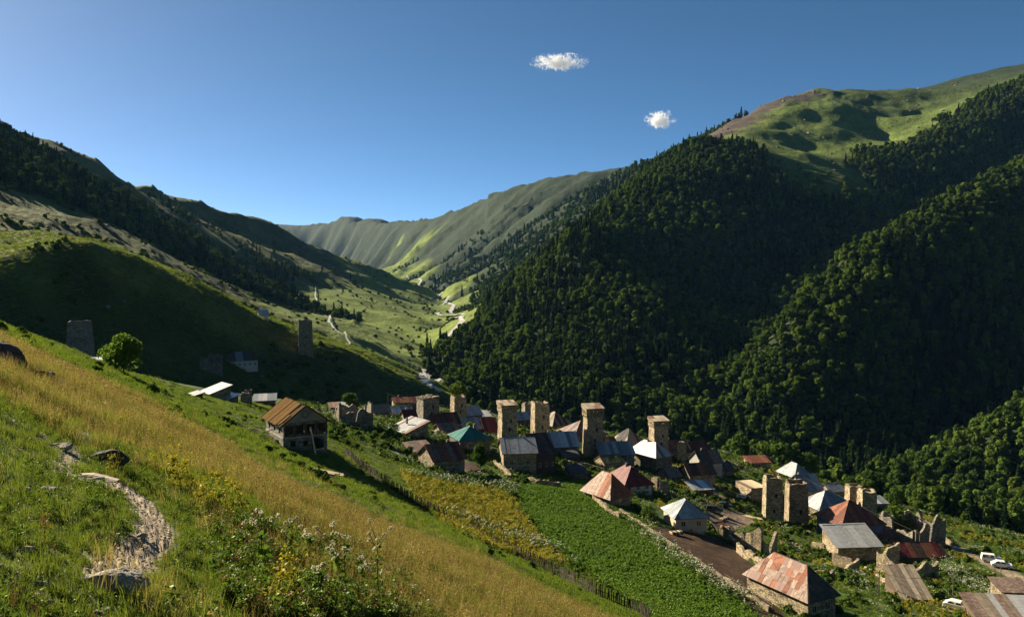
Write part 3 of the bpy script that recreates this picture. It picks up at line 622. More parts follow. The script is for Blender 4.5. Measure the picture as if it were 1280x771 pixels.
# ------------------------------------------------------------------ geometry collector
class G:
    def __init__(s): s.v, s.f, s.m = [], [], []
    def quad(s, *p, m=0): o = len(s.v); s.v += [tuple(q) for q in p]; s.f.append(tuple(range(o, o+len(p)))); s.m.append(m)
    def box(s, x0, x1, y0, y1, z0, z1, m=0):
        o = len(s.v); s.v += [(x, y, z) for z in (z0, z1) for y in (y0, y1) for x in (x0, x1)]
        for f in ((0,2,3,1),(4,5,7,6),(0,1,5,4),(2,6,7,3),(0,4,6,2),(1,3,7,5)): s.f.append(tuple(i+o for i in f)); s.m.append(m)
    def bar(s, p, q, r, m=0, r2=None, n=4):
        p, q = Vector(p), Vector(q); d = (q-p).normalized(); a = d.orthogonal().normalized(); b = d.cross(a); o = len(s.v)
        for c, rr in ((p, r), (q, r if r2 is None else r2)):
            for k in range(n): g = 2*PI*(k+.5)/n; s.v.append(tuple(c+a*rr*math.cos(g)+b*rr*math.sin(g)))
        for k in range(n): s.f.append((o+k, o+(k+1) % n, o+n+(k+1) % n, o+n+k)); s.m.append(m)
        s.f.append(tuple(o+k for k in reversed(range(n)))); s.f.append(tuple(o+n+k for k in range(n))); s.m += [m, m]
    def prism(s, poly, n, th, m=0):          # convex polygon extruded along unit normal n
        o = len(s.v); k = len(poly); s.v += [tuple(p) for p in poly]+[tuple(Vector(p)+n*th) for p in poly]
        s.f.append(tuple(o+i for i in reversed(range(k)))); s.f.append(tuple(o+k+i for i in range(k))); s.m += [m, m]
        for i in range(k): s.f.append((o+i, o+(i+1) % k, o+k+(i+1) % k, o+k+i)); s.m.append(m)
    def build(s, name, mats, parent=None, smooth=False):
        return obj(name, mesh(name, s.v, s.f, mats, smooth, s.m), parent)
def empty(name, loc, rz=0, label=None, cat=None, group=None):
    o = bpy.data.objects.new(name, None); link(o); o.location = loc; o.rotation_euler = (0, 0, rz); o.empty_display_size = .5
    return tag(o, label, cat, group)
PANES = {}
def window_parts(parent, face, W, D, u, v, w_, h, depth=.14):
    """frame part with its pane as sub-part, set into the opening"""
    g = G(); t = .07
    for a in ((-w_/2, -w_/2+t, -h/2, h/2), (w_/2-t, w_/2, -h/2, h/2), (-w_/2+t, w_/2-t, -h/2, -h/2+t), (-w_/2+t, w_/2-t, h/2-t, h/2), (-t*.4, t*.4, -h/2+t, h/2-t)):
        g.box(a[0], a[1], -.04, .04, a[2], a[3])
    f = g.build('window', MT['frame'], parent)
    loc, rz = face_frame(face, W, D, u); f.location = Vector(loc)+Vector((0, 0, v))+Matrix.Rotation(rz, 3, 'Z')@Vector((0, depth, 0)); f.rotation_euler = (0, 0, rz)
    p = G(); p.box(-w_/2+t, w_/2-t, .0, .012, -h/2+t, h/2-t); p.build('pane', MT['glass'], f)
def face_frame(face, W, D, u):
    if face == 'f': return (-W/2+u, 0, 0), 0
    if face == 'r': return (W/2, u, 0), PI/2
    if face == 'b': return (W/2-u, D, 0), PI
    return (-W/2, D-u, 0), -PI/2
def walls(parent, W, D, H, m, openings=(), gable=None, rise=0, zb=-3.0, name='wall', reveal=.35):
    g = G()
    for face in 'frbl':
        L_ = W if face in 'fb' else D; ops = [o for o in openings if o[0] == face]
        us = sorted({0, L_, *[o[1]-o[3]/2 for o in ops], *[o[1]+o[3]/2 for o in ops]}); vs = sorted({zb, H, *[o[2]-o[4]/2 for o in ops], *[o[2]+o[4]/2 for o in ops]})
        loc, rz = face_frame(face, W, D, 0); R_ = Matrix.Rotation(rz, 3, 'Z'); O = Vector(loc)
        P = lambda u, v, d=0: O+R_@Vector((u, d, v))
        for a, b in zip(us[:-1], us[1:]):
            for c, d in zip(vs[:-1], vs[1:]):
                mu, mv = (a+b)/2, (c+d)/2
                if any(abs(mu-o[1]) < o[3]/2 and abs(mv-o[2]) < o[4]/2 for o in ops): continue
                g.quad(P(a, c), P(b, c), P(b, d), P(a, d))
        for o in ops:
            a, b, c, d = o[1]-o[3]/2, o[1]+o[3]/2, o[2]-o[4]/2, o[2]+o[4]/2; r = reveal
            g.quad(P(a, c), P(a, d), P(a, d, r), P(a, c, r)); g.quad(P(b, d), P(b, c), P(b, c, r), P(b, d, r))
            g.quad(P(a, d), P(b, d), P(b, d, r), P(a, d, r)); g.quad(P(b, c), P(a, c), P(a, c, r), P(b, c, r))
        if gable == 'x' and face in 'lr': g.quad(P(0, H), P(L_, H), P(L_/2, H+rise))
        if gable == 'y' and face in 'fb': g.quad(P(0, H), P(L_, H), P(L_/2, H+rise))
    wl = g.build(name, m, parent)
    return wl
def clip(poly, a, b, c):        # keep a*x+b*y <= c
    out = []
    for i in range(len(poly)):
        p, q = poly[i-1], poly[i]; dp = a*p[0]+b*p[1]-c; dq = a*q[0]+b*q[1]-c
        if (dp <= 0) != (dq <= 0): t = dp/(dp-dq); out.append((p[0]+(q[0]-p[0])*t, p[1]+(q[1]-p[1])*t))
        if dq <= 0: out.append(q)
    return out
def sheets(roof, pts, mats, sw=1.1, rows=1, name='roof_sheet', th=.03, gap=.03, rr=None):
    rr = rr or random; P = [Vector(p) for p in pts]; U = (P[1]-P[0]).normalized(); n = (P[1]-P[0]).cross(P[-1]-P[0]).normalized(); Vv = n.cross(U)
    poly = [((p-P[0]).dot(U), (p-P[0]).dot(Vv)) for p in P]
    u0, u1 = min(p[0] for p in poly), max(p[0] for p in poly); v1 = max(p[1] for p in poly)
    k = max(1, round((u1-u0)/sw)); sw = (u1-u0)/k
    for i in range(k):
        a, b = u0+i*sw, u0+(i+1)*sw-gap
        q = clip(clip(poly, -1, 0, -a), 1, 0, b)
        jog = rr.uniform(-.15, .15)
        for r in range(rows):
            c, d = v1*r/rows+(jog if r else 0), v1*(r+1)/rows+(jog if r < rows-1 else 0)+(.05 if r < rows-1 else 0)
            s = clip(clip(q, 0, -1, -c), 0, 1, d) if rows > 1 else q
            if len(s) < 3: continue
            lift = .03+.05*rr.random()+.02*(rows-r)
            g = G(); g.prism([P[0]+U*x+Vv*y+n*lift for x, y in s], n, th); g.build(name, rr.choice(mats), roof)
def roof(parent, W, D, H, kind, rise, mats, e=.5, sw=1.1, rows=1, base=None, rr=None, ridge=None):
    """kinds: hip, gx (ridge along the front), gy (gable to the front), shed (high at the back), shedx (high at the right), flat"""
    x0, x1, y0, y1 = -W/2-e, W/2+e, -e, D+e; k = rise/(min(W, D)/2 if kind == 'hip' else (D/2 if kind == 'gx' else W/2)) if kind in ('hip', 'gx', 'gy') else 0
    z = H-e*k
    if kind == 'hip':
        if W >= D: i = (y1-y0)/2; ra, rb = (x0+i, (y0+y1)/2, H+rise), (x1-i, (y0+y1)/2, H+rise)
        else: i = (x1-x0)/2; ra, rb = (0, y0+i, H+rise), (0, y1-i, H+rise)
        A, B, C_, D_ = (x0, y0, z), (x1, y0, z), (x1, y1, z), (x0, y1, z)
        pl = [(A, B, rb, ra), (B, C_, rb), (C_, D_, ra, rb), (D_, A, ra)] if W >= D else [(A, B, ra), (B, C_, rb, ra), (C_, D_, rb), (D_, A, ra, rb)]
    elif kind == 'gx': ym = (y0+y1)/2; pl = [((x0,y0,z),(x1,y0,z),(x1,ym,H+rise),(x0,ym,H+rise)), ((x1,y1,z),(x0,y1,z),(x0,ym,H+rise),(x1,ym,H+rise))]
    elif kind == 'gy': pl = [((x0,y1,z),(x0,y0,z),(0,y0,H+rise),(0,y1,H+rise)), ((x1,y0,z),(x1,y1,z),(0,y1,H+rise),(0,y0,H+rise))]
    elif kind == 'shed': pl = [((x0,y0,H),(x1,y0,H),(x1,y1,H+rise),(x0,y1,H+rise))]
    elif kind == 'shedx': pl = [((x0,y1,H),(x0,y0,H),(x1,y0,H+rise),(x1,y1,H+rise))]
    else: pl = [((x0,y0,H),(x1,y0,H),(x1,y1,H),(x0,y1,H))]
    g = G()
    for p in pl:
        P = [Vector(q) for q in p]; n = (P[1]-P[0]).cross(P[-1]-P[0]).normalized()
        g.prism([q-n*.09 for q in P], n, .09)
    rf = g.build('roof', base or MT['wood'], parent)
    for j, p in enumerate(pl): sheets(rf, p, mats[j % len(mats)] if isinstance(mats[0], (list, tuple)) else mats, sw, rows, rr=rr)
    if kind in ('hip', 'gx', 'gy'):
        c = G()
        if kind == 'hip': ends = [(ra, rb)]+[(q, min((ra, rb), key=lambda r: math.dist(r, q))) for q in (A, B, C_, D_)]
        elif kind == 'gx': ends = [((x0, (y0+y1)/2, H+rise), (x1, (y0+y1)/2, H+rise))]
        else: ends = [((0, y0, H+rise), (0, y1, H+rise))]
        for a, b in ends:
            if math.dist(a, b) > .1: c.bar(Vector(a)+Vector((0,0,.08)), Vector(b)+Vector((0,0,.08)), .09)
        c.build('ridge_cap', (mats[0][0] if isinstance(mats[0], (list, tuple)) else mats[0]), rf)
    return rf
def auto_openings(face, L_, H, n, rr, win=True, sill=.9, h=1.1, w_=.8, storeys=1):
    out = []
    for s in range(storeys):
        for i in range(n): out.append((face, L_*(i+.5)/n, H*(s)/storeys+sill+h/2, w_, h, 'win' if win else 'hole'))
    return out
def K(p): return math.hypot(p.x, p.y)/FPX          # metres per photo pixel at that place
def house(label, cat, px, py, wpx, D, hpx, kind, risepx, th, wm, mats, wins=2, lwins=1, Y=None, name='stone_house', group=None, e=.45, sw=1.2, rows=1, winkind='win', door=True, ridge=None, storeys=1, zb=-3.5, W=None, sc_=1.0):
    p = hit(px, py, Y); k = K(p); W = W or wpx*k; H = hpx*k; rise = risepx*k; rr = random.Random(int(px*7+py))
    th -= .6*max(0, math.degrees(math.atan2(px-640, FPX))); r = empty(name, p, math.radians(th), label, cat, group)
    gable = {'gx': 'x', 'gy': 'y'}.get(kind)
    wh = min(1.15, H/storeys*.42); ops = []
    if wins: ops += auto_openings('f', W, H, wins, rr, winkind == 'win', sill=H/storeys*.36, h=wh, w_=min(.95, W/wins*.45), storeys=storeys)
    if lwins: ops += auto_openings('l', D, H, lwins, rr, winkind == 'win', sill=H/storeys*.36, h=wh, w_=.8, storeys=storeys)
    if kind == 'shed': hh = H+rise
    walls(r, W, D, H, MT[wm], ops, gable, rise, zb=zb)
    if kind == 'shed':      # side and back walls carried up to the slope
        g = G(); g.quad((-W/2, 0, H), (-W/2, D, H+rise), (-W/2, D, H)); g.quad((W/2, D, H), (W/2, D, H+rise), (W/2, 0, H)); g.quad((W/2, D, H), (-W/2, D, H), (-W/2, D, H+rise), (W/2, D, H+rise)); g.build('upper_wall', MT[wm], r)
    if kind == 'shedx':
        g = G(); g.quad((-W/2, 0, H), (W/2, 0, H), (W/2, 0, H+rise)); g.quad((W/2, D, H), (-W/2, D, H), (W/2, D, H+rise)); g.quad((W/2, 0, H), (W/2, D, H), (W/2, D, H+rise), (W/2, 0, H+rise)); g.build('upper_wall', MT[wm], r)
    for o in ops:
        if o[5] == 'win': window_parts(r, o[0], W, D, o[1], o[2], o[3], o[4])
    mm = [[MT[q] for q in a.split()] for a in mats] if isinstance(mats, (list, tuple)) else [MT[q] for q in mats.split()]
    roof(r, W, D, H, kind, rise, mm, e, sw, rows, rr=rr)
    return r, W, D, H
def box_jitter(W0, D0, W1, D1, z0, z1, rr, nx=5, nz=14, amp=.07):
    """tapered stone shaft with an uneven surface"""
    ring = [(-1+2*i/nx, -1) for i in range(nx)]+[(1, -1+2*i/nx) for i in range(nx)]+[(1-2*i/nx, 1) for i in range(nx)]+[(-1, 1-2*i/nx) for i in range(nx)]
    v, f = [], []
    for j in range(nz+1):
        t = j/nz; w2, d2 = (W0+(W1-W0)*t)/2, (D0+(D1-D0)*t)/2
        for a, b in ring: v.append((a*w2+rr.uniform(-amp, amp), b*d2+rr.uniform(-amp, amp), z0+(z1-z0)*t))
    n = len(ring)
    for j in range(nz):
        for i in range(n): f.append((j*n+i, j*n+(i+1) % n, (j+1)*n+(i+1) % n, (j+1)*n+i))
    f.append(tuple(nz*n+i for i in range(n)))
    return v, f
def tower(label, px, py, wpx, hpx, th, top='cap', taper=.88, m='stone', Y=None, D=None, slits=((0, .45), (.1, .7))):
    p = hit(px, py, Y); k = K(p); W = wpx*k; H = hpx*k; rr = random.Random(int(px+py)); D = D or W*.95
    r = empty('stone_tower', p, math.radians(th), label, 'tower', 'medieval stone towers of the village')
    ch = H*.13 if top in ('cap', 'hipcap') else 0; Hs = H-ch-(.4 if ch else 0)
    Wt, Dt = W*taper, D*taper
    v, f = box_jitter(W*1.04, D*1.04, Wt, Dt, -3, Hs, rr); 
    g = G(); g.v = v; g.f = f; g.m = [0]*len(f)
    g.build('shaft', MT[m], r)
    for u, t in slits:       # slit windows: stone surround, solid near-black block painted as the shade inside
        s = G(); yy = -(D*1.04+(Dt-D*1.04)*t)/2; ww, hh = .28, .55; z = Hs*t
        s.box(u*W-ww-.16, u*W-ww, yy-.14, yy+.3, z-hh, z+hh); s.box(u*W+ww, u*W+ww+.16, yy-.14, yy+.3, z-hh, z+hh); s.box(u*W-ww-.16, u*W+ww+.16, yy-.16, yy+.3, z+hh, z+hh+.18)
        sf = s.build('window_surround', MT[m], r); s = G(); s.box(u*W-ww, u*W+ww, yy-.05, yy+.25, z-hh, z+hh); s.build('opening', MT['dark_fill'], sf)
    if ch:                   # projecting crown with arched openings carried on corbels
        cw_, cd = Wt*1.12, Dt*1.12; c = G(); nA = 4
        for face in 'frbl':
            L_ = cw_ if face in 'fb' else cd; t_ = .35; loc, rz = face_frame(face, cw_, cd, 0); O = Vector(loc)-Vector((0, cd/2, 0)); R_ = Matrix.Rotation(rz, 3, 'Z')
            def bx(a, b, z0, z1, d0=0, d1=t_):
                pts = [O+R_@Vector((x, y, z)) for z in (z0, z1) for y in (d0, d1) for x in (a, b)]; o_ = len(c.v); c.v += [tuple(q) for q in pts]
                for ff in ((0,2,3,1),(4,5,7,6),(0,1,5,4),(2,6,7,3),(0,4,6,2),(1,3,7,5)): c.f.append(tuple(i+o_ for i in ff)); c.m.append(0)
            pw = L_/(nA*2+1); t_in = t_
            bx(0, L_-.001, Hs+.0, Hs+ch*.22, 0, t_)
            for i in range(nA+1): bx(i*2*pw+(t_+.002 if i == 0 and face in 'lr' else 0), (i*2+1)*pw-(t_+.002 if i == nA and face in 'lr' else 0), Hs+ch*.22, Hs+ch*.75)
            bx(0, L_-.001, Hs+ch*.75, Hs+ch, .003, t_)
            for i in range(nA*2+1):
                if i % 2 == 0: bx(i*pw+.1*pw, i*pw+.9*pw, Hs-ch*.28, Hs-.003, .04, t_)
        c.build('crown', MT[m], r)
        s = G(); s.box(-Wt*.5, Wt*.5, -Dt*.5, Dt*.5, Hs+.02, Hs+.06); s.build('floor_slab', MT['dark_fill'], r)  # floor coloured near-black to paint the dark inside the crown
        e = .22; z = Hs+ch; rg = G(); hr = .9 if top == 'cap' else 1.2
        A, B, C_, D_ = [Vector(q) for q in ((-cw_/2-e, -cd/2-e, z), (cw_/2+e, -cd/2-e, z), (cw_/2+e, cd/2+e, z), (-cw_/2-e, cd/2+e, z))]
        if top == 'cap':        # low single pitch falling to the front, slabs laid on it
            up = Vector((0, 0, hr)); pts = [A, B, C_+up, D_+up]
            rg.prism([q+Vector((0,0,.02)) for q in pts], (B-A).cross(D_-A+up).normalized(), .12); rf = rg.build('roof', MT['wood'], r)
            sd = G(); sd.quad(A, D_+up, D_); sd.quad(B, C_, C_+up); sd.quad(D_, D_+up, C_+up, C_); sd.build('gable', MT[m], r)
            sheets(rf, [q+Vector((0,0,.14)) for q in pts], [MT['cap'], MT['cap'], MT['pink']], 1.0, 2, 'roof_slab', th=.06, rr=rr)
    elif top == 'ragged':
        c = G()
        for (xa, ya), (xb, yb) in (((-1, -1), (1, -1)), ((1, -1), (1, 1)), ((1, 1), (-1, 1)), ((-1, 1), (-1, -1))):
            ragged_wall(c, (xa*(Wt/2-.3), ya*(Dt/2-.3), Hs-.1), (xb*(Wt/2-.3), yb*(Dt/2-.3), Hs-.1), rr.uniform(.5, .9), rr.uniform(.5, .9), .55, rr, step=.5, rough=1.3, zb=-.3)
        c.build('broken_parapet', MT[m], r)
    elif top == 'slabs':
        c = G(); c.box(-Wt/2-.3, Wt/2+.3, -Dt/2-.3, Dt/2+.3, Hs, Hs+.18); c.build('roof', MT['wood'], r)
        for i in range(16):
            s = G(); x, y = rr.uniform(-.45, .45)*Wt, rr.uniform(-.45, .45)*Dt; a = rr.uniform(.3, .7); z = Hs+.2+.15*rr.random()
            s.box(x-a, x+a, y-a*.7, y+a*.7, z, z+.1+.2*rr.random()); s.build('roof_slab', MT['cap'] if i % 2 else MT['greystone'], r)
    return r, Wt, Hs
def ragged_wall(g, p, q, h0, h1, th, rr, step=.8, rough=.9, zb=-1.5, gaps=()):
    p, q = Vector(p), Vector(q); L_ = (q-p).length; step = min(step, .55); n = max(3, int(L_/step)); d = (q-p)/n; nn = Vector((-d.y, d.x, 0)).normalized()*th/2
    ph = rr.random()*6; hp = []; wk = 0; hm = max(h0, h1)
    for i in range(n+1):
        t = i/n; wk = wk*.8+rr.uniform(-.1, .1)*rough; low = .22*math.sin(ph+t*L_*.55)+.12*math.sin(ph*2+t*L_*1.7)
        h_ = (h0+(h1-h0)*t)*(1+low*rough+wk)
        if any(a < t < b for a, b in gaps): h_ *= .3
        hp.append(max(.3, h_))
    pr = []
    for i in range(n+1):
        c = p+d*i+Vector((0, 0, 0)); w2 = 1+rr.uniform(-.14, .14); o = len(g.v); pr.append(o)
        g.v += [(c.x-nn.x*w2, c.y-nn.y*w2, c.z+zb), (c.x+nn.x*w2, c.y+nn.y*w2, c.z+zb), (c.x+nn.x*w2*.85, c.y+nn.y*w2*.85, c.z+hp[i]+rr.uniform(-.08, .08)), (c.x-nn.x*w2*.85, c.y-nn.y*w2*.85, c.z+hp[i])]
    for i in range(n):
        a, b = pr[i], pr[i+1]
        for f in ((a, b, b+3, a+3), (b+1, a+1, a+2, b+2), (a+3, b+3, b+2, a+2)): g.f.append(f); g.m.append(0)
    g.f.append((pr[0]+1, pr[0], pr[0]+3, pr[0]+2)); g.f.append((pr[-1], pr[-1]+1, pr[-1]+2, pr[-1]+3)); g.m += [0, 0]
def ruin(label, px, py, wpx, D, hpx, th, m='stone', Y=None, holes=0, name='ruined_house', sides='flbr', cat='ruin', frac=.6, group='ruined stone walls in the village'):
    p = hit(px, py, Y); k = K(p); W = wpx*k; H = hpx*k; rr = random.Random(int(px*3+py)); r = empty(name, p, math.radians(th), label, cat, group)
    C_ = {'f': ((-W/2, 0, 0), (W/2, 0, 0)), 'r': ((W/2, .4, 0), (W/2, D, 0)), 'b': ((W/2-.4, D, 0), (-W/2+.4, D, 0)), 'l': ((-W/2, D, 0), (-W/2, .4, 0))}
    for s in sides:
        g = G(); a, b = C_[s]; f0, f1 = rr.uniform(frac, 1), rr.uniform(frac, 1)
        ragged_wall(g, a, b, H*f0, H*f1, .65, rr, zb=-3, gaps=[(.42, .52)] if holes and s in 'fl' else ())
        g.build('wall', MT[m], r)
    return r
# ------------------------------------------------------------------ the house being built on the hillside
def main_house():
    p = hit(382, 563); k = K(p); W, D, H, rise = 55*k, 55*k*1.3, 36*k, 20*k; rr = random.Random(5)
    r = empty('unfinished_house', p, math.radians(32), 'unfinished two storey house with new plank roof on the hillside above the village', 'house')
    ops = [('f', W*(.14+.24*i), H*.72, W*.19, H*.36, 'h') for i in range(4)]+[('f', W*.22, H*.27, .9, 1.1, 'h'), ('f', W*.78, H*.2, W*.28, H*.4, 'h'), ('f', W*.5, H*.25, .8, 1.0, 'h')]
    ops += [('l', D*(.2+.3*i), H*.72, .9, 1.2, 'h') for i in range(3)]+[('l', D*.7, H*.25, 1.0, 1.0, 'h')]
    walls(r, W, D, H, MT['block'], ops, None, 0, zb=-5, reveal=.3)
    g = G(); g.box(-W/2-.05, W/2+.05, -.12, .0, H*.46, H*.52); g.box(-W/2-.12, -W/2, -.12, D+.05, H*.46, H*.52); g.build('floor_beam', MT['greypl'], r)
    g = G(); g.quad((-W/2, .05, H+.01), (W/2, .05, H+.01), (0, .05, H+rise-.1)); g.build('gable', MT['greypl'], r)
    g = G(); g.quad((W/2, D-.05, H+.01), (-W/2, D-.05, H+.01), (0, D-.05, H+rise-.1)); g.build('gable', MT['block'], r)
    for i in range(5):
        g = G(); x = -W/2+.12+(W-.24)*i/4; g.box(x-.09, x+.09, -.30, -.12, H*.52, H-.05); g.build('post', MT['wood'], r)
    g = G()
    for i in range(9): x = -W/2+W*(i+.5)/9; g.box(x-.5, x+.5, -.28, -.24, H*.52+.02, H*.52+.5) if i % 2 else None
    g.build('balcony_rail', MT['wood'], r)
    for i in range(9):        # end grain pieces stuck in the gable
        g = G(); a = i*.7; g.bar((.9*math.cos(a)*.6, .05, H+rise*.45+.6*math.sin(a)), (.9*math.cos(a)*.6, -.18, H+rise*.45+.6*math.sin(a)), .11); g.build('beam_end', MT['orange'], r)
    e = .7; kz = rise/(W/2); z0 = H-e*kz
    L0, L1 = Vector((-W/2-e, 0, z0)), Vector((0, 0, H+rise)); up = (L1-L0); n = Vector((-kz, 0, 1)).normalized()
    rf = G()
    y = -e
    while y < D+e:
        rf.prism([L0+Vector((0, y, 0))-n*.2, L1+Vector((0, y, 0))-n*.2, L1+Vector((0, y+.12, 0))-n*.2, L0+Vector((0, y+.12, 0))-n*.2], n, .14)
        rf.prism([Vector((-q.x, q.y, q.z)) for q in reversed([L0+Vector((0, y, 0)), L1+Vector((0, y, 0)), L1+Vector((0, y+.12, 0)), L0+Vector((0, y+.12, 0))])], Vector((kz, 0, 1)).normalized(), -.14); y += .85
    rfo = rf.build('roof', MT['wood'], r)
    npl = 34; L_ = D+2*e
    for i in range(npl):       # planks run from eave to ridge on the left slope; a dark seam and an open strip at the front
        a = -e+L_*i/npl; b = a+L_/npl-.05
        if i < 2 or i == 7 or i == 4 or i == 19: t0, t1 = (0, 1) if i == 0 else ((0, 0) if i != 4 else (.1, .8))
        elif i < 7: t0, t1 = rr.choice([(0, 0), (.05, .5), (.5, .95), (0, .0)])
        else: t0, t1 = rr.uniform(-.02, .01), rr.uniform(.97, 1.0)
        if t1-t0 < .05: continue
        li = .02+.05*rr.random(); q = [L0+up*t0+Vector((0, a, 0)), L0+up*t0+Vector((0, b, 0)), L0+up*t1+Vector((0, b, 0)), L0+up*t1+Vector((0, a, 0))]
        g = G(); g.prism([v+n*li for v in reversed(q)], n, .035); g.build('roof_plank', MT['newwood'], rfo)
        q = [Vector((-v.x, v.y, v.z)) for v in q]; n2 = Vector((kz, 0, 1)).normalized()
        g = G(); g.prism([v+n2*li for v in q], n2, .035); g.build('roof_plank', MT['newwood'], rfo)
    for y in (-e, D+e-.1):
        g = G(); g.bar(L0+Vector((0, y, .05)), L1+Vector((0, y, .05)), .12); g.bar(Vector((-L0.x, y, z0+.05)), L1+Vector((0, y, .05)), .12); g.build('barge_board', MT['newwood'], rfo)
    def world(v): return r.matrix_basis@Vector(v)
    for i, (a, b, m, lb) in enumerate([((W*.16, -1.6, 0), (W*.1, -.32, H*.8), 'palewood', 'long pale board leaning against the front of the unfinished house'),
                    ((-W/2-3.4, D*.75, H*.35), (-W/2+.2, D*.6, H*.62), 'palewood', 'pale pole sticking out left of the unfinished house, the upper one'),
                    ((-W/2-3.2, D*.12, H*.05), (-W/2+.2, D*.1, H*.2), 'palewood', 'pale pole sticking out left of the unfinished house, the lower one')]):
        A, B = world(a), world(b); g = G()
        if i == 0: A.z = gz(A.x, A.y)-.1
        g.bar((0, 0, 0), B-A, .16 if i == 0 else .09); o = g.build('board' if i == 0 else 'pole', MT[m]); o.location = A; tag(o, lb, 'board' if i == 0 else 'pole')
    return r
main_house()
# ------------------------------------------------------------------ village houses
S_ = 'roofed houses of the village'
def hs(*a, **k): return house(*a, group=S_, **k)
hs('long pale farmhouse with grey hip roof on the shaded hill', 'house', 303, 461, 36, 6, 11, 'hip', 9, 27, 'white', 'slate blue_m slate', 6, 2, name='farmhouse', zb=-1.6)
ruin('low broken stone house joined to the shaded farmhouse', 264, 465, 24, 6, 18, 20, 'greystone', name='ruined_house')
hs('shed with bright white pitched roof left of the unfinished house', 'shed', 276, 499, 24, 6, 7, 'shedx', 9, 40, 'stone', 'white_m', 0, 0, name='shed')
hs('tiny low shed with glaring flat roof, leftmost by the pitched white one', 'shed', 249, 497, 9, 3, 3, 'shedx', 3, 45, 'wood', 'white_m', 0, 0, name='shed')
hs('low lean-to with dazzling roof right below the white pitched shed', 'shed', 292, 503, 12, 4, 4, 'shedx', 5, 45, 'greystone', 'white_m', 0, 0, name='shed')
hs('shed with long blue grey lean-to roof behind the unfinished house', 'shed', 331, 506, 24, 5, 5, 'shed', 5, 14, 'stone', 'white_m blue_m grey', 0, 0, name='shed')
ruin('stub of a stone gateway between the bright sheds', 307, 504, 9, 2.5, 15, 10, 'greystone', name='ruined_gateway')
hs('small open shed with pale roof beside the round lone tree', 'shed', 118, 474, 27, 5, 6, 'shed', 1, 12, 'wood', 'white_m', 0, 0, Y=195, name='shed')
ruin('ruined timber and stone house with a bush growing on its top', 446, 534, 40, 8, 26, 24, 'greystone', holes=1, frac=.55)
hs('low shed with cream roof behind the bushy ruin', 'shed', 424, 513, 20, 5, 4, 'shed', 3, 18, 'stone', 'white_m pink', 0, 0, name='shed')
hs('low cream roofed house at the left end of the village', 'house', 478, 536, 20, 6, 7, 'gx', 7, 25, 'stone', 'beige', 1, 1, Y=262)
hs('house with patchy blue white roof at the left end of the village', 'house', 500, 531, 30, 7, 6, 'gx', 7, 20, 'stone', 'grey blue_m white_m', 1, 0, Y=280)
hs('low house with dark brown red roof behind the patchy blue one', 'house', 508, 520, 30, 7, 5, 'gx', 5, 15, 'stone', 'dbrown red rust', 0, 0, Y=310)
hs('small house with bright red roof left of the slab topped tower', 'house', 514, 538, 15, 6, 7, 'gx', 8, 22, 'stone', 'red', 1, 0, Y=255)
hs('house with dark red roof right behind the slab topped tower', 'house', 560, 540, 32, 8, 8, 'gx', 10, 24, 'stone', 'red dbrown rust', 1, 0, Y=258)
hs('house with grey gabled roof between the bushy tower and the tall double towers', 'house', 592, 530, 24, 9, 9, 'gx', 9, 28, 'wood', 'grey', 1, 1, Y=290)
hs('house with patched blue and white roof behind the green roof', 'house', 595, 543, 32, 8, 7, 'gx', 11, 24, 'stone', 'blue_m blue_m white_m grey', 0, 0, Y=262)
hs('red roofed house squeezed left of the tall double tower', 'house', 615, 544, 16, 7, 8, 'gx', 13, 24, 'stone', 'red red orange', 0, 0, Y=262)
hs('narrow house with faded pinkish roof in front of the dark red one', 'house', 562, 552, 22, 6, 7, 'gx', 7, 26, 'stone', 'pink rustgrey', 0, 0, Y=236)
hs('house with glaring cream white roof above the rusty one', 'house', 522, 561, 32, 9, 9, 'shedx', 12, 38, 'stone', 'white_m white_m pink', 1, 0, Y=222)
hs('stone house with big rusty red roof at the near left of the village', 'house', 562, 593, 42, 9, 20, 'gx', 15, 28, 'stone', ['rust rustgrey rust red', 'rust'], 2, 1)
hs('low rust streaked outbuilding left of the big rusty roof', 'shed', 530, 572, 28, 6, 9, 'shed', 6, 28, 'stone', 'rustgrey pink', 0, 0, name='outbuilding')
hs('house with dark teal green hip roof', 'house', 594, 573, 40, 9, 18, 'hip', 12, 22, 'greystone', 'green', 2, 1, Y=222)
hs('long stone house with pale grey roof and a lit left end', 'house', 650, 590, 42, 10, 25, 'gx', 14, 8, 'stone', ['grey white_m grey', 'grey'], 2, 1)
hs('house with dark brown roof and white windows right of the pale grey roof', 'house', 683, 592, 26, 14, 25, 'gx', 20, 24, 'wood', ['dbrown', 'dbrown'], 3, 0)
hs('low house with grey gable roof behind the double tower', 'house', 656, 531, 22, 7, 9, 'gx', 7, 22, 'wood', 'grey blue_m', 1, 0, Y=300)
hs('long house with light and dark grey roof patches left of the tallest tower', 'house', 702, 565, 46, 9, 13, 'gx', 14, 16, 'greystone', ['grey grey blue_m white_m', 'grey'], 2, 0, Y=245)
hs('hip roofed house half hidden behind the tallest tower, salmon and blue roof', 'house', 738, 545, 46, 12, 9, 'hip', 14, 30, 'stone', 'pink pink blue_m', 2, 1, Y=292)
hs('house with beige and dark hip roof near the forest edge', 'house', 703, 538, 30, 10, 8, 'hip', 13, 35, 'greystone', 'beige dbrown', 1, 1, Y=308)
hs('house with dark blue grey roof right of the tallest tower', 'house', 772, 568, 44, 9, 14, 'gx', 12, 16, 'greystone', 'blue_m blue_m grey', 2, 0, Y=252)
hs('house with dark hip roof and pale wall at the back of the village', 'house', 795, 553, 28, 9, 8, 'hip', 14, 34, 'greypl', 'slate beige', 1, 1, Y=292)
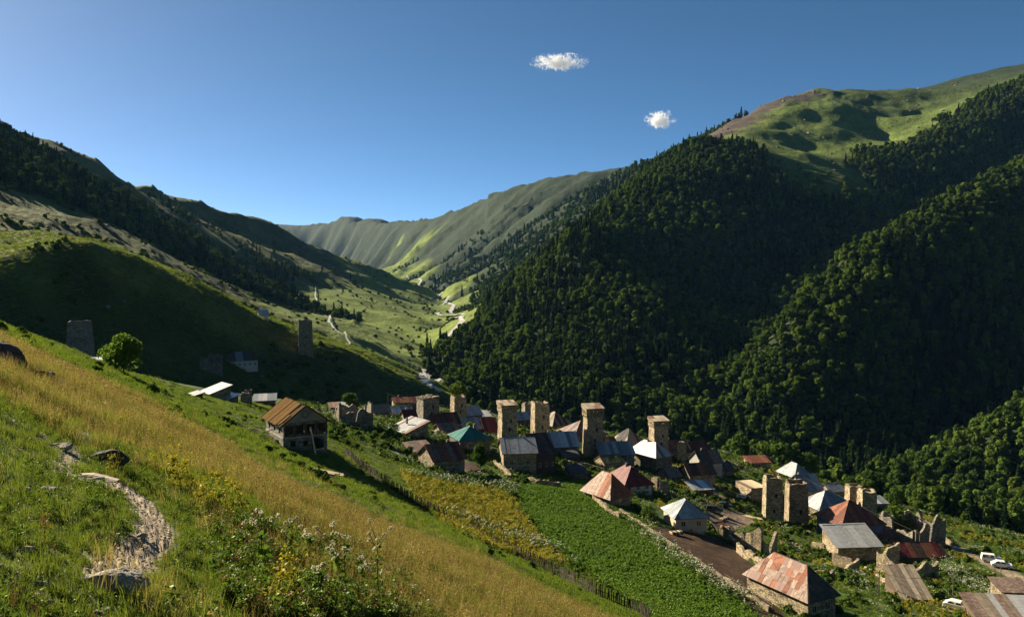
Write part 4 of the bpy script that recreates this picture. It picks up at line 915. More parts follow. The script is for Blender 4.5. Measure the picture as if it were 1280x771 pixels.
hs('stone house with pale slate grey hip roof near the right hand tower', 'house', 830, 590, 28, 12, 21, 'hip', 14, 42, 'stone', ['beige grey', 'grey'], 2, 2)
hs('house with dark brown roof behind the pale hip roof', 'house', 848, 570, 34, 10, 8, 'gx', 12, 24, 'stone', 'dbrown rust', 1, 0, Y=285)
hs('house with sunlit orange red roof at the far end of the village', 'house', 878, 572, 24, 8, 9, 'gx', 11, 28, 'stone', 'orange', 1, 0, Y=292)
hs('small shed with low red roof beside the pale hip roof', 'shed', 860, 586, 21, 5, 7, 'shed', 4, 22, 'stone', 'orange red', 0, 0, Y=250, name='shed')
hs('stone house with red brown corrugated roof and broken left end', 'house', 878, 607, 34, 7, 15, 'gx', 10, 20, 'stone', 'rust dbrown', 1, 0)
hs('tall grey walled house with broken roof edge next to the rubble', 'house', 890, 591, 28, 8, 18, 'gx', 12, 24, 'greypl', 'dbrown slate rustgrey', 1, 0, Y=262)
hs('front house with striped rusty red hip roof above the crop field', 'house', 776, 633, 34, 9, 16, 'hip', 22, 40, 'stone', ['rust', 'rust orange', 'rust', 'orange rust rustgrey'], 1, 1, e=.6)
hs('house with crimson roof just behind the striped rusty hip roof', 'house', 798, 617, 38, 10, 13, 'hip', 17, 26, 'white', 'red', 3, 1, e=.6)
hs('little stone hut with turf covered roof', 'hut', 768, 588, 28, 6, 10, 'gx', 7, 25, 'stone', 'turf', 0, 0, name='stone_hut', e=.2)
hs('small cream house with dark blue grey hip roof beside the ploughed plot', 'house', 864, 665, 40, 7.5, 20, 'hip', 15, 16, 'cream', 'blue_m grey', 2, 1, e=.5)
hs('open shelter with tilted bluish white roof by the yard', 'shelter', 880, 619, 26, 5, 7, 'shed', 6, 24, 'wood', 'white_m blue_m', 0, 0, name='shelter')
hs('low shed with red roof among the rubble at the terrace edge', 'shed', 950, 596, 26, 5, 6, 'shed', 5, 20, 'stone', 'rust orange', 0, 0, name='shed', Y=300)
hs('roofless looking stone barn with plank top left of the twin towers', 'barn', 949, 628, 22, 9, 18, 'flat', 0, 24, 'stone', 'palewood beige', 0, 0, name='stone_barn', e=.1)
hs('house with blue hip roof behind the twin towers', 'house', 1004, 615, 24, 10, 9, 'hip', 12, 30, 'stone', 'blue_m', 1, 0, Y=285)
hs('house with grey gable roof right behind the twin towers', 'house', 1016, 633, 26, 9, 15, 'gx', 14, 28, 'stone', 'grey grey blue_m', 1, 1, Y=258)
hs('long house with dark blue grey hip roof right of the twin towers', 'house', 1047, 652, 48, 10, 14, 'hip', 16, 26, 'stone', 'blue_m grey', 2, 1, Y=240)
hs('blue walled house with rust red hip roof', 'house', 1078, 679, 54, 11, 24, 'hip', 20, 26, 'bluew', 'rust rust orange', 3, 1, e=.7)
hs('stone shed with wide pale sheet roof sloping to the front', 'shed', 1074, 702, 52, 8, 18, 'shed', 14, 18, 'stone', 'grey white_m grey', 0, 0, name='shed', e=.6, sw=2.0)
hs('small block house with bluish white roof at the terrace edge', 'house', 1099, 644, 20, 5, 8, 'shed', 4, 18, 'stone', 'white_m blue_m', 0, 0, Y=262)
hs('low building with dark red roof right of the pale sheet roof', 'shed', 1156, 702, 50, 7, 7, 'gx', 10, 18, 'wood', 'rust red dbrown', 0, 0, name='outbuilding')
hs('small shed with speckled pale tilted roof in the lower right gardens', 'shed', 1146, 753, 32, 7, 4, 'shed', 22, 14, 'wood', 'beige cap', 0, 0, name='shed', e=.3, sw=.8)
hs('shed with pale roof cut off by the right corner of the photo', 'shed', 1262, 786, 66, 6, 12, 'shed', 9, 10, 'wood', 'white_m beige rustgrey', 0, 0, name='shed', sw=1.0)
hs('small stone shed with rusty flat roof at the right edge', 'shed', 1272, 757, 30, 5, 15, 'shed', 4, 12, 'stone', 'rustgrey', 1, 0, name='shed')
hs('near stone house with big patchy rust and pale sheet hip roof', 'house', 1027, 776, 46, 12.5, 32, 'hip', 28, 40, 'stone', ['slate dbrown', 'slate', 'rust rustgrey', 'rust rustgrey rustgrey rustgrey rust orange'], 2, 0, e=.5, sw=.85, rows=4)  # dark slate on front and right slopes puts their shade into the colour
hs('tiny hut with pale roof far up the sunlit pasture', 'hut', 330, 399, 11, 6, 6, 'gx', 5, 30, 'white', 'white_m', 0, 0, name='stone_hut')
for q in [('small dark roofed house left of the roofed tower at the right end', 802, 562, 20, 6, 7, 'gx', 7, 20, 'stone', 'dbrown slate', 1, 0, 272),
  ('low brown house tucked right of the patchy blue white one', 528, 530, 18, 6, 5, 'gx', 6, 24, 'stone', 'dbrown rust', 0, 0, 292),
  ('grey roofed shed between the bushy tower and the double towers', 606, 527, 16, 6, 5, 'shed', 4, 18, 'stone', 'grey', 0, 0, 300),
  ('small rusty roofed house behind the dark blue grey roof', 762, 552, 20, 6, 7, 'gx', 6, 22, 'stone', 'rust dbrown', 0, 0, 282),
  ('dark lean-to against the rusty red roofed house', 592, 596, 14, 4, 7, 'shed', 4, 24, 'wood', 'dbrown', 0, 0, 196),
  ('house with grey brown roof between the pale hip roof and the crimson roof', 842, 601, 20, 6, 9, 'gx', 8, 26, 'stone', 'dbrown rustgrey', 1, 0, 240),
  ('low slate roofed house right of the grey walled house', 908, 601, 20, 6, 8, 'gx', 7, 24, 'stone', 'slate', 1, 0, 268),
  ('small grey roofed house left of the low turrets', 1046, 630, 18, 6, 7, 'gx', 6, 24, 'stone', 'grey', 0, 0, 272),
  ('dark shed in the lane under the tallest tower', 716, 580, 18, 5, 6, 'shed', 4, 16, 'wood', 'dbrown slate', 0, 0, 238),
  ('little barn with rusty roof right of the cream house', 908, 660, 18, 5, 8, 'gx', 6, 26, 'stone', 'rust rustgrey', 1, 0, 178),
  ('small stone house with dark roof below the blue walled house', 1112, 690, 20, 6, 9, 'gx', 7, 24, 'stone', 'dbrown', 1, 0, 210),
  ('stone shed with slate roof above the striped rusty hip roof', 726, 600, 20, 6, 8, 'shed', 5, 20, 'stone', 'slate dbrown', 1, 0, 212)]:
    hs(q[0], 'shed' if 'shed' in q[0] or 'lean-to' in q[0] else ('barn' if 'barn' in q[0] else 'house'), *q[1:13], Y=q[13], name='shed' if 'shed' in q[0] or 'lean-to' in q[0] else ('stone_barn' if 'barn' in q[0] else 'stone_house'))
# ------------------------------------------------------------------ towers
tower('lone grey stone tower standing in the shade of the left hill', 101, 463, 27, 60, 8, 'ragged', .72, 'greystone', Y=330, slits=((.15, .25), (.18, .45)))
tower('lone stone tower on the shoulder left of the valley view', 382, 440, 17, 38, 14, 'ragged', .94, 'stone', slits=((0, .5),))
tower('squat tower topped with loose stone slabs at the left of the village', 535, 537, 22, 34, 30, 'slabs', .97, 'greystone', Y=262)
tower('dark tower with a bush growing out of its top', 573, 528, 17, 31, 24, 'ragged', .94, 'stone', Y=285)
tower('left one of the two tall towers above the pale grey roof', 634, 549, 20, 50, 18, 'cap', .92, 'stone', Y=252)
tower('right one of the two tall towers above the pale grey roof, broken top', 675, 546, 20, 49, 16, 'ragged', .93, 'stone', Y=265)
tower('broken square tower far behind the tall double towers', 660, 520, 13, 24, 20, 'ragged', .97, 'greystone', Y=318, slits=())
tower('tallest tower with roofed crown in the middle of the village', 741, 566, 22, 66, 11, 'cap', .91, 'stone', Y=258)
tower('roofed tower at the right end of the tower row near the forest', 823, 556, 20, 47, 13, 'cap', .9, 'stone', Y=282)
tower('short square turret on the dark brown roof', 850, 562, 12, 22, 15, 'ragged', .98, 'stone', Y=280, slits=())
tower('left one of the twin roofless towers', 965, 652, 20, 53, -3, 'ragged', .95, 'stone', slits=((0, .3), (.1, .65)))
tower('right one of the twin roofless towers with plants on its top', 995, 657, 23, 50, -4, 'ragged', .95, 'stone', slits=((.1, .4),))
tower('low stone turret left at the terrace edge', 1067, 640, 16, 22, 0, 'ragged', .98, 'stone', Y=262, slits=())
tower('low stone turret right at the terrace edge', 1083, 650, 17, 24, 0, 'ragged', .98, 'stone', Y=255, slits=())
# ------------------------------------------------------------------ ruins and stone walls
ruin('roofless grey ruin with window holes at the right side of the village', 1162, 684, 46, 11, 28, 22, 'greystone', holes=1, frac=.75)
ruin('sunlit broken house walls below the dark red roof', 1157, 724, 38, 9, 22, 26, 'stone', sides='flb', frac=.4)
ruin('broken wall with arched gap above the near rusty roof', 962, 697, 26, 8, 30, 40, 'stone', sides='fl', frac=.6, holes=1)
ruin('round shouldered stone ruin left of the arched wall', 940, 685, 20, 7, 20, 35, 'stone', sides='lb', frac=.5)
ruin('crumbling wall stub right of the near rusty roof', 1037, 722, 22, 6, 14, 50, 'stone', sides='lf', frac=.4)
ruin('ruined wall with a window gap below the crimson roof', 830, 616, 16, 6, 20, 30, 'stone', sides='fl', frac=.5, holes=1)
ruin('broken stone enclosure under the pale sheet roof', 1062, 716, 30, 6, 12, 30, 'stone', sides='fr', frac=.4)
ruin('small stone ruin in the weeds left of the pale sheet roof', 1037, 690, 12, 4, 12, 30, 'stone', sides='fl', frac=.5)
ruin('ruined stone stub at the right edge by the track', 1280, 757, 12, 5, 22, 15, 'stone', sides='fl', frac=.5)
ruin('roofless stone pen between the turf hut and the crop field', 745, 600, 30, 7, 9, 28, 'stone', sides='fl', frac=.5)
def drywall(label, pts, h, th=.6, m='stone', cat='wall'):
    P = [hit(*q) for q in pts]; o0 = P[0].copy(); g = G(); rr = random.Random(len(pts)*7+int(pts[0][0]))
    for a, b in zip(P[:-1], P[1:]): ragged_wall(g, a-o0, b-o0, h, h, th, rr, step=.9, rough=.8, zb=-1)
    o = g.build('dry_stone_wall', MT[m]); o.location = o0; tag(o, label, cat, 'dry stone walls in the village')
drywall('pale retaining wall above the ploughed plot', [(922,690),(932,698),(943,704),(954,712)], 1.6)
drywall('stone wall between the tallest tower and the turf hut', [(703,578),(730,584),(757,590)], 1.0)
drywall('stone wall along the right side of the crop field', [(775,640),(800,655),(850,690),(890,715),(935,745),(962,765)], .7, .5)
drywall('low wall above the yard with the timber', [(905,605),(925,612)], .8)
drywall('stone wall stepping down beside the lower garden path', [(1082,712),(1105,728),(1122,742),(1135,752)], .8)
drywall('lit stone wall at the back edge of the terrace', [(1140,655),(1165,668),(1190,682)], 1.2)
drywall('wall below the striped rusty hip roof', [(742,624),(760,640),(775,648)], 1.0)
drywall('stone wall under the houses left of the pale grey roof', [(618,580),(640,598),(672,606),(700,608)], 1.1)
# ------------------------------------------------------------------ rubble and boulders
def rock_mesh(seed, sx, sy, sz, m, rough=.28, sub=3):
    import bmesh
    rng = random.Random(seed); bm = bmesh.new(); bmesh.ops.create_icosphere(bm, subdivisions=sub, radius=1)
    planes = [(Vector((rng.gauss(0, 1), rng.gauss(0, 1), rng.gauss(0, 1))).normalized(), rng.uniform(.55, .85)) for _ in range(9)]
    from mathutils import noise as mn
    for v in bm.verts:
        c = v.co.copy()
        for n, d in planes:
            k = c.dot(n)
            if k > d: c -= n*(k-d)
        c *= 1+rough*.45*mn.noise(c*2.2+Vector((seed, 0, 0)))+rough*.3*mn.noise(Vector((c.x*4, c.y*4, c.z*11))+Vector((0, seed, 0)))+rough*.12*mn.noise(c*14)
        v.co = Vector((c.x*sx, c.y*sy, c.z*sz))
    me = bpy.data.meshes.new('rock'); bm.to_mesh(me); bm.free(); me.materials.append(m); return me
def boulder(label, px, py, wpx, dpx, hpx, m='rock', seed=1, rz=0, tilt=(0, 0), sink=.3):
    p = hit(px, py, rmin=1.2); k = K(p); o = obj('boulder', rock_mesh(seed, wpx*k/2*1.15, dpx*k/2*1.15, hpx*k/2*1.3, MT[m], sub=4))
    o.location = p+Vector((0, 0, hpx*k/2*(1-2*sink))); o.rotation_euler = (tilt[0], tilt[1], rz); tag(o, label, 'rock', 'rocks lying in the meadow')
boulder('flat topped pale layered rock at the bottom end of the path', 134, 733, 76, 46, 24, 'rock', 4, .2, (.1, .15))
boulder('dark humped rock left above the path', 130, 578, 46, 34, 20, 'darkrock', 9, .5, (0, .2))
boulder('thin pale slab lying across the head of the path', 112, 600, 58, 30, 7, 'cap', 12, .1, (.0, .05), .2)
boulder('large dark boulder cut by the left edge of the photo', 4, 452, 48, 30, 22, 'darkrock', 15, -.3, (0, .45), .25)
boulder('dark stone in the dry grass below the large boulder', 52, 472, 22, 16, 11, 'darkrock', 18, .3)
boulder('small dark stone on the left dry slope', 18, 506, 14, 12, 7, 'darkrock', 19, .3)
boulder('fist sized stone lying on the gravel path', 175, 672, 12, 10, 8, 'rock', 21, .3)
boulder('small pale stone at the lower left corner', 48, 744, 14, 10, 6, 'cap', 22, .6)
boulder('pale stone at the bottom left, right of the smaller one', 57, 756, 16, 10, 8, 'rock', 25, .1)
boulder('flat stone by the upper path bend', 75, 560, 26, 18, 8, 'rock', 27, .4)
boulder('low stone left of the path head', 57, 613, 20, 14, 6, 'rock', 28, .8)
boulder('small stone in the grass below the path head', 62, 622, 14, 10, 5, 'cap', 29, .8)
boulder('dark stone on the green strip below the dry band', 147, 511, 9, 8, 6, 'darkrock', 33, .2)
boulder('brown stone where the dry band meets the green strip', 168, 514, 12, 9, 5, 'darkrock', 34, .2)
boulder('grey stone in the weeds right of the path', 260, 683, 22, 14, 7, 'rock', 37, .2)
RK = [rock_mesh(300+i, 1, .8, .55, MT['rock'], sub=1) for i in range(4)]
RKD = []
for me_ in RK:
    RKD.append(([v.co.copy() for v in me_.vertices], [tuple(p_.vertices) for p_ in me_.polygons]))
def pile(label, px, py, wpx, n, seed, m=('rock', 'cap', 'stone'), s=.45, elong=1.0):
    p = hit(px, py); k = K(p); rr = random.Random(seed); g = G()
    for i in range(n):
        a, b = rr.gauss(0, .33)*wpx*k, rr.gauss(0, .3)*wpx*k*elong; x, y = p.x+a, p.y+b; z = gz(x, y); q = s*rr.uniform(.25, 1)**1.5*1.4; c = Vector((a, b, z-p.z+q*.15))
        R_ = Matrix.Rotation(rr.random()*6, 3, 'Z')@Matrix.Rotation(rr.uniform(-.5, .5), 3, 'X'); o = len(g.v); vs_, fs_ = rr.choice(RKD)
        g.v += [tuple(c+R_@(v*q)) for v in vs_]; g.f += [tuple(j+o for j in f) for f in fs_]; g.m += [rr.randrange(len(m))]*len(fs_)
    o = g.build('rubble_heap', [MT[q] for q in m]); o.location = p; tag(o, label, kind='stuff')
pile('pale rubble heap at the back end of the village', 916, 580, 30, 240, 1)
pile('scattered rubble beside the ruins right of the twin towers', 1022, 648, 16, 90, 2)
pile('stones below the unfinished house', 425, 592, 18, 120, 3, ('greystone', 'stone'), .35)
pile('stony bank on the green slope left of the unfinished house', 290, 532, 50, 110, 4, ('darkrock', 'rock'), .32)
pile('stones along the green slope near the lone round tree', 215, 502, 60, 110, 5, ('darkrock', 'rock'), .3)
pile('rubble in the weeds above the near rusty roof', 1000, 684, 34, 110, 6)
pile('rubble around the sunlit ruin', 1150, 722, 24, 110, 7)
pile('stones by the wall under the pale grey roofed house', 690, 606, 26, 80, 8)
pile('stones by the track on the terrace', 1215, 712, 30, 60, 9)
# ------------------------------------------------------------------ picket fence along the foot of the hay meadow
def fence():
    L = [hit(*q) for q in ((432,568),(445,580),(460,592),(490,612),(520,631),(560,653),(600,673),(650,698),(700,722),(745,746),(790,765),(812,782))]
    root = empty('picket_fence', L[5], 0, 'weathered paling fence running down between the hay meadow and the gardens', 'fence'); rr = random.Random(3)
    pts = []; step = .26; carry = 0
    for a, b in zip(L[:-1], L[1:]):
        n = (b-a).length; t = carry
        while t < n: q = a+(b-a)*(t/n); pts.append((q.x, q.y, math.atan2(b.y-a.y, b.x-a.x))); t += step
        carry = t-n
    pts = [(x, y, gz(x, y), a) for x, y, a in pts]; pts.sort(key=lambda p: math.hypot(p[0], p[1]))
    mes = []
    for i in range(6):
        g = G(); w_ = rr.uniform(.05, .09); h = rr.uniform(1.15, 1.75); tip = rr.uniform(-.06, .06); g.box(-w_, w_, -.02, .02, -.3, h); g.prism([Vector((-w_, -.02, h)), Vector((w_, -.02, h)), Vector((tip*.5, -.02, h+.12))], Vector((0, 1, 0)), .04)
        mes.append(mesh('picket', g.v, g.f, MT['paling']))
    far_ = G()
    for i, (x, y, z, a) in enumerate(pts):
        me = rr.choice(mes); R_ = Matrix.Translation((x-L[5].x, y-L[5].y, z-L[5].z))@Matrix.Rotation(a, 4, 'Z')@Matrix.Rotation(rr.gauss(0, .07), 4, 'Y')@Matrix.Rotation(rr.gauss(0, .08), 4, 'X')
        if i < 300: o = obj('picket', me, root); o.matrix_basis = R_
        else:
            b0 = len(far_.v); far_.v += [tuple(R_@v.co) for v in me.vertices]; far_.f += [tuple(b0+j for j in p_.vertices) for p_ in me.polygons]; far_.m += [0]*len(me.polygons)
    if far_.v: tag(far_.build('far_pickets', MT['paling'], root), kind='stuff')
    pts.sort(key=lambda p: p[1]); g = G()
    for h in (.4, .95):
        for a, b in zip(pts[:-8:8], pts[8::8]): g.bar(Vector((a[0], a[1], a[2]+h))-L[5], Vector((b[0], b[1], b[2]+h))-L[5], .035)
    g.build('rail', MT['paling'], root)
fence()
def rail_fence(label, pts, h=1.1, step=2.2):
    L = [hit(*q) for q in pts]; root = empty('post_fence', L[0], 0, label, 'fence', 'thin garden fences'); rr = random.Random(int(pts[0][0])); P = []
    for a, b in zip(L[:-1], L[1:]):
        n = max(1, int((b-a).length/step)); P += [a+(b-a)*(i/n) for i in range(n)]
    P.append(L[-1]); P = [Vector((p.x, p.y, gz(p.x, p.y))) for p in P]
    for p in P: g = G(); q = p-L[0]; g.bar(q-Vector((0, 0, .3)), q+Vector((rr.uniform(-.08, .08), 0, h*rr.uniform(.8, 1.15))), .06); g.build('post', MT['iron'], root)
    g = G()
    for a, b in zip(P[:-1], P[1:]):
        for z in (h*.45, h*.85): g.bar(a-L[0]+Vector((0, 0, z)), b-L[0]+Vector((0, 0, z)), .03)
    g.build('rail', MT['iron'], root)
rail_fence('pale pole fence below the ploughed plot', [(905,722),(935,742),(965,762)], .9, 3)
rail_fence('fence along the track at the terrace edge', [(1192,676),(1225,690),(1262,708)], 1.0, 3)
rail_fence('garden fence above the lower right shed', [(1090,700),(1130,722),(1170,745)], 1.0, 3)
# ------------------------------------------------------------------ poles, timber, cars
def pole(label, px, py, hpx, arm=False, Y=None):
    p = hit(px, py, Y); k = K(p); g = G(); g.bar((0, 0, -.5), (.05, 0, hpx*k), .12, r2=.08, n=6); r = empty('utility_pole', p, 0, label, 'pole', 'thin wooden poles in the village'); g.build('shaft', MT['iron'], r)
    if arm: g = G(); g.bar((-.6, 0, hpx*k*.93), (.7, 0, hpx*k*.93), .05); g.build('crossarm', MT['iron'], r)
pole('wooden pole in the weeds right of the near rusty roof', 1098, 744, 30); pole('wooden pole beside the lower right shed', 1191, 752, 36)
pole('wooden pole in front of the dark red roof', 1149, 694, 28, True); pole('wooden pole in the garden below the track', 1250, 742, 30)
pole('thin pole behind the left end of the village', 485, 520, 22, Y=300); pole('slim pole between the bushy tower and the slab topped tower', 555, 530, 22, Y=280)
pole('pole in front of the striped rusty hip roof', 763, 632, 22); pole('pole at the forest edge behind the rubble', 937, 578, 20, Y=310)
pole('short post by the rusty flat roof at the right edge', 1270, 752, 16)
def timber(label, px, py, n, L_, rz, seed, m='palewood'):
    p = hit(px, py); rr = random.Random(seed); r = empty('timber_stack', p, rz, label, 'timber', 'stacks of pale timber')
    for i in range(n):
        g = G(); y = (i % 4)*.35-.5; z = .12+.2*(i//4); g.bar((-L_/2+rr.uniform(-.4, .4), y+rr.uniform(-.1, .1), z), (L_/2+rr.uniform(-.4, .4), y+rr.uniform(-.1, .1), z), .1); g.build('board', MT[m], r)
timber('stack of long yellow planks beside the yard', 934, 646, 8, 8, -.75, 1); timber('few planks lying left in the yard', 920, 636, 4, 4, .3, 2)
timber('pale poles lying in the grass below the unfinished house', 393, 590, 6, 6, -.6, 3); timber('white boards right of the unfinished house', 416, 534, 5, 3, .2, 4)
timber('pale board lying in front of the bushy ruin', 436, 536, 3, 3, -.5, 5)
def car(label, px, py, wpx, rz, kind='hatch', paint='carpaint'):
    p = hit(px, py); k = K(p); Lc = 4.1; s = 1.0; root = empty('parked_car', p, rz, label, 'car', 'white cars parked in the village')
    prof = [(-2.0,.35),(-2.05,.75),(-1.95,.95),(-1.15,1.02),(-.55,1.48),(.95,1.52),(1.65,1.05),(2.0,.95),(2.05,.35)]
    if kind == 'jeep': prof = [(-2.0,.45),(-2.05,.95),(-1.95,1.08),(-.95,1.14),(-.6,1.78),(1.85,1.8),(2.0,1.1),(2.02,.45)]
    g = G(); n = len(prof); hw = .82
    ys = [(-hw, 0), (hw, 0)]
    for y in (-1, 1):
        for x, z in prof: g.v.append((x, y*hw*(1 if z < 1.06 else .86), z))
    for i in range(n-1): g.f.append((i, n+i, n+i+1, i+1)); g.m.append(0)
    g.f.append((n-1, 2*n-1, n, 0)); g.m.append(0)
    g.f.append(tuple(range(n))); g.f.append(tuple(reversed(range(n, 2*n)))); g.m += [0, 0]
    body = g.build('body', MT[paint], root); bv = body.modifiers.new('bevel', 'BEVEL'); bv.width = .06; bv.segments = 2; bv.limit_method = 'ANGLE'
    top = max(z for x, z in prof); a = [q for q in prof if q[1] > 1.0]
    for y in (-1, 1):
        g = G(); xs = (-.78, .15, .25, 1.25) if kind == 'hatch' else (-.55, .35, .45, 1.75)
        for x0, x1 in ((xs[0], xs[1]), (xs[2], xs[3])): g.prism([Vector((x0+.05, y*hw*.97, 1.1)), Vector((x1, y*hw*.97, 1.1)), Vector((x1-.05, y*hw*.89, top-.12)), Vector((x0+.28, y*hw*.89, top-.12))], Vector((0, y, 0)), .02)
        g.build('side_window', MT['glass'], root)
    g = G(); x0, z0 = prof[3]; x1, z1 = prof[4]; d = Vector((-(z1-z0), 0, x1-x0)).normalized()
    q = [Vector((x0+(x1-x0)*t, y, z0+(z1-z0)*t)) for t, y in ((.12, -.66), (.12, .66), (.88, .6), (.88, -.6))]; g.prism(q, d, .015); g.build('windscreen', MT['glass'], root)
    for x in (-1.25, 1.3):
        for y in (-1, 1):
            g = G(); g.bar((x, y*(hw-.16), .32), (x, y*(hw+.02), .32), .32, n=14); wv = g.build('wheel', MT['rubber'], root); g = G(); g.bar((x, y*(hw+.02), .32), (x, y*(hw+.035), .32), .18, n=10); g.build('hub', MT['frame'], wv)
    for y in (-.55, .55): g = G(); g.box(-2.08, -2.0, y-.16, y+.16, .66, .84); g.build('headlight', MT['lamp'], root)
    g = G(); g.box(-2.1, -2.0, -.7, .7, .38, .54); g.box(2.0, 2.1, -.7, .7, .38, .54); g.build('bumper', MT['rubber'], root)
car('white car parked by the stone barn left of the twin towers', 929, 624, 14, math.radians(150)); car('white car on the track at the right edge, the left one', 1239, 702, 16, math.radians(160), 'jeep')
car('white car on the track at the right edge, behind the first one', 1252, 709, 16, math.radians(158)); 
car('small pale car in the lower right garden by the path', 1197, 762, 14, math.radians(140))
car('dark shaded car standing at the near side of the yard', 893, 640, 14, math.radians(170), 'jeep', 'darkpaint'); car('car in the shade beside the first one in the yard', 905, 634, 14, math.radians(165), 'hatch', 'darkpaint')  # both cars carry an even dark paint
for o in [o for o in sc.objects if o.type == 'EMPTY' and o.get('category') == 'car' and 'shade' in o['label']]:
    pass
# wires, wood piles and chimneys
def cable(label, a, b, sag=1.2):
    A, B = Vector(a), Vector(b); g = G(); n = 8; P = [A+(B-A)*(i/n)-Vector((0, 0, sag*4*(i/n)*(1-i/n))) for i in range(n+1)]
    for p, q in zip(P[:-1], P[1:]): g.bar(p-A, q-A, .025, n=3)
    o = g.build('overhead_cable', MT['rubber']); o.location = A; tag(o, label, 'cable', 'power cables between the poles')
PO = [o for o in sc.objects if o.get('category') == 'pole' and o.name.startswith('utility')]
def top(o): return o.location+Vector((0, 0, max(v[2] for v in o.children[0].bound_box)-.15))
for i, j in ((0, 1), (0, 2), (1, 3), (2, 7), (4, 5)):
    if i < len(PO) and j < len(PO) and (PO[i].location-PO[j].location).length < 140: cable(('thin sagging cable from the '+' '.join(PO[i]['label'].split()[:8])).replace('wooden ', '')+[' leftwards', ' rightwards', ' upwards', ' downwards'][j % 4], top(PO[i]), top(PO[j]))
def woodpile(label, px, py, n, rz, seed):
    p = hit(px, py); rr = random.Random(seed); r = empty('wood_pile', p, rz, label, 'wood pile', 'stacked firewood by the houses')
    me = None
    for i in range(n):
        g = G(); rad = rr.uniform(.09, .15); g.bar((0, -.5, 0), (0, .5, 0), rad, n=6); o = g.build('log', MT['wood'] if i % 3 else MT['palewood'], r); o.location = ((i % 9)*.3-1.2+.15*((i//9) % 2), 0, .14+.25*(i//9))
for i, (x, y, lb) in enumerate([(672,597,'firewood stacked under the white windowed brown roof house'), (845,668,'firewood stacked left of the cream house'), (905,650,'firewood heap at the near edge of the yard'), (1010,668,'firewood stacked at the foot of the twin towers'), (596,596,'firewood piled by the teal roofed house')]): woodpile(lb, x, y, 27, .4*i, 400+i)
rr = random.Random(12)
for o in [o for o in sc.objects if o.get('category') == 'house' and o.get('group') == S_]:
    if rr.random() < .45:
        rf = [c for c in o.children if c.name.startswith('roof')]
        if not rf: continue
        bb = rf[0].bound_box; zt = max(v[2] for v in bb); ym = (min(v[1] for v in bb)+max(v[1] for v in bb))/2; x = rr.uniform(-.25, .25)*(max(v[0] for v in bb)-min(v[0] for v in bb))
        g = G(); g.box(x-.22, x+.22, ym+.25, ym+.69, zt-1.0, zt+.55); g.box(x-.27, x+.27, ym+.2, ym+.74, zt+.552, zt+.63); g.build('chimney', MT['greystone'], rf[0])
# ------------------------------------------------------------------ river and mountain stream
m, t, b = mat('river_water'); b.inputs['Base Color'].default_value = (.50, .50, .47, 1); spec(b, .5, .45); nz = N(t, 'ShaderNodeTexNoise'); nz.inputs['Scale'].default_value = .6; nz.inputs['Detail'].default_value = 5
bp = N(t, 'ShaderNodeBump'); bp.inputs['Distance'].default_value = .6; t.links.new(nz.outputs['Fac'], bp.inputs['Height']); t.links.new(bp.outputs[0], b.inputs['Normal']); M_water = m
MT['gravelbar'] = noise_mat('river_gravel', (.24,.22,.19), (.38,.35,.31), .4, bump=.4)
def ribbon(name, label, pts, widths, m, lift, sub=10):
    v, f = [], []; Q = []
    for (a, wa), (b, wb) in zip(zip(pts[:-1], widths[:-1]), zip(pts[1:], widths[1:])):
        for i in range(sub): t = i/sub; Q.append((a[0]+(b[0]-a[0])*t, a[1]+(b[1]-a[1])*t, wa+(wb-wa)*t))
    Q.append((*pts[-1][:2], widths[-1])); rr = random.Random(9)
    for i, (x, y, w_) in enumerate(Q):
        a = Q[max(0, i-1)]; b = Q[min(len(Q)-1, i+1)]; dx, dy = b[0]-a[0], b[1]-a[1]; l = math.hypot(dx, dy)+1e-6; nx, ny = -dy/l, dx/l
        w_ = w_*rr.uniform(.7, 1.3); ox = rr.uniform(-.3, .3)*w_
        zc = max(gz(x+nx*(s*w_/2+ox), y+ny*(s*w_/2+ox)) for s in (-1, 0, 1))
        for s in (-1, 1): v.append((x+nx*(s*w_/2+ox), y+ny*(s*w_/2+ox), gz(x+nx*(s*w_/2+ox), y+ny*(s*w_/2+ox))*.4+zc*.6+lift))
    for i in range(len(Q)-1): f.append((2*i, 2*i+1, 2*i+3, 2*i+2))
    o = obj(name, mesh(name, v, f, m, smooth=True)); tag(o, label, kind='structure')
def pp(*q): return [hit(*a) for a in q]
rv = pp((551,491),(545,487),(538,483),(532,479),(528,474),(527,469),(533,465),(545,461)); ribbon('riverbank_gravel', 'pale gravel bank of the near river bend', rv, [5,6,7,8,8,7,5,4], MT['gravelbar'], .5, 6); ribbon('river', 'glittering river bend below the village', rv, [3,4,4.6,5,5,4.4,3.2,2.6], M_water, .9, 6)
rr = random.Random(4); RP = [p for p in RIV if p[0] < -50 and 640 < p[1] < 3300]; RQ = []
for a, b in zip(RP[:-1], RP[1:]):
    for i in range(8): t = i/8; Y_ = a[1]+(b[1]-a[1])*t; RQ.append((a[0]+(b[0]-a[0])*t+(10+Y_*.006)*math.sin(Y_*.021+1.5*math.sin(Y_*.006)), Y_))
ribbon('riverbank_gravel', 'grey gravel banks along the valley river', RQ, [4+4*rr.random()+p[1]*.001 for p in RQ], MT['gravelbar'], .8, 3)
ribbon('river', 'river winding down the green valley floor', RQ, [2.4+2*rr.random()+p[1]*.0012 for p in RQ], M_water, 1.5, 3)
SQ = [at(*q) for q in ((395,366,1400),(392,373,1250),(399,382,1120),(404,388,1040),(410,396,960),(414,403,880),(420,411,810),(428,420,750),(436,432,690),(445,445,640))]
ribbon('mountain_stream', 'white mountain stream crossing the pasture', [(q[0]+3*math.sin(i*2.1), q[1]) for i, q in enumerate(SQ)], [1,1.8,1.4,2.4,1.6,2.4,1.6,1.9,1.5,1.3], M_water, 1.6, 8)
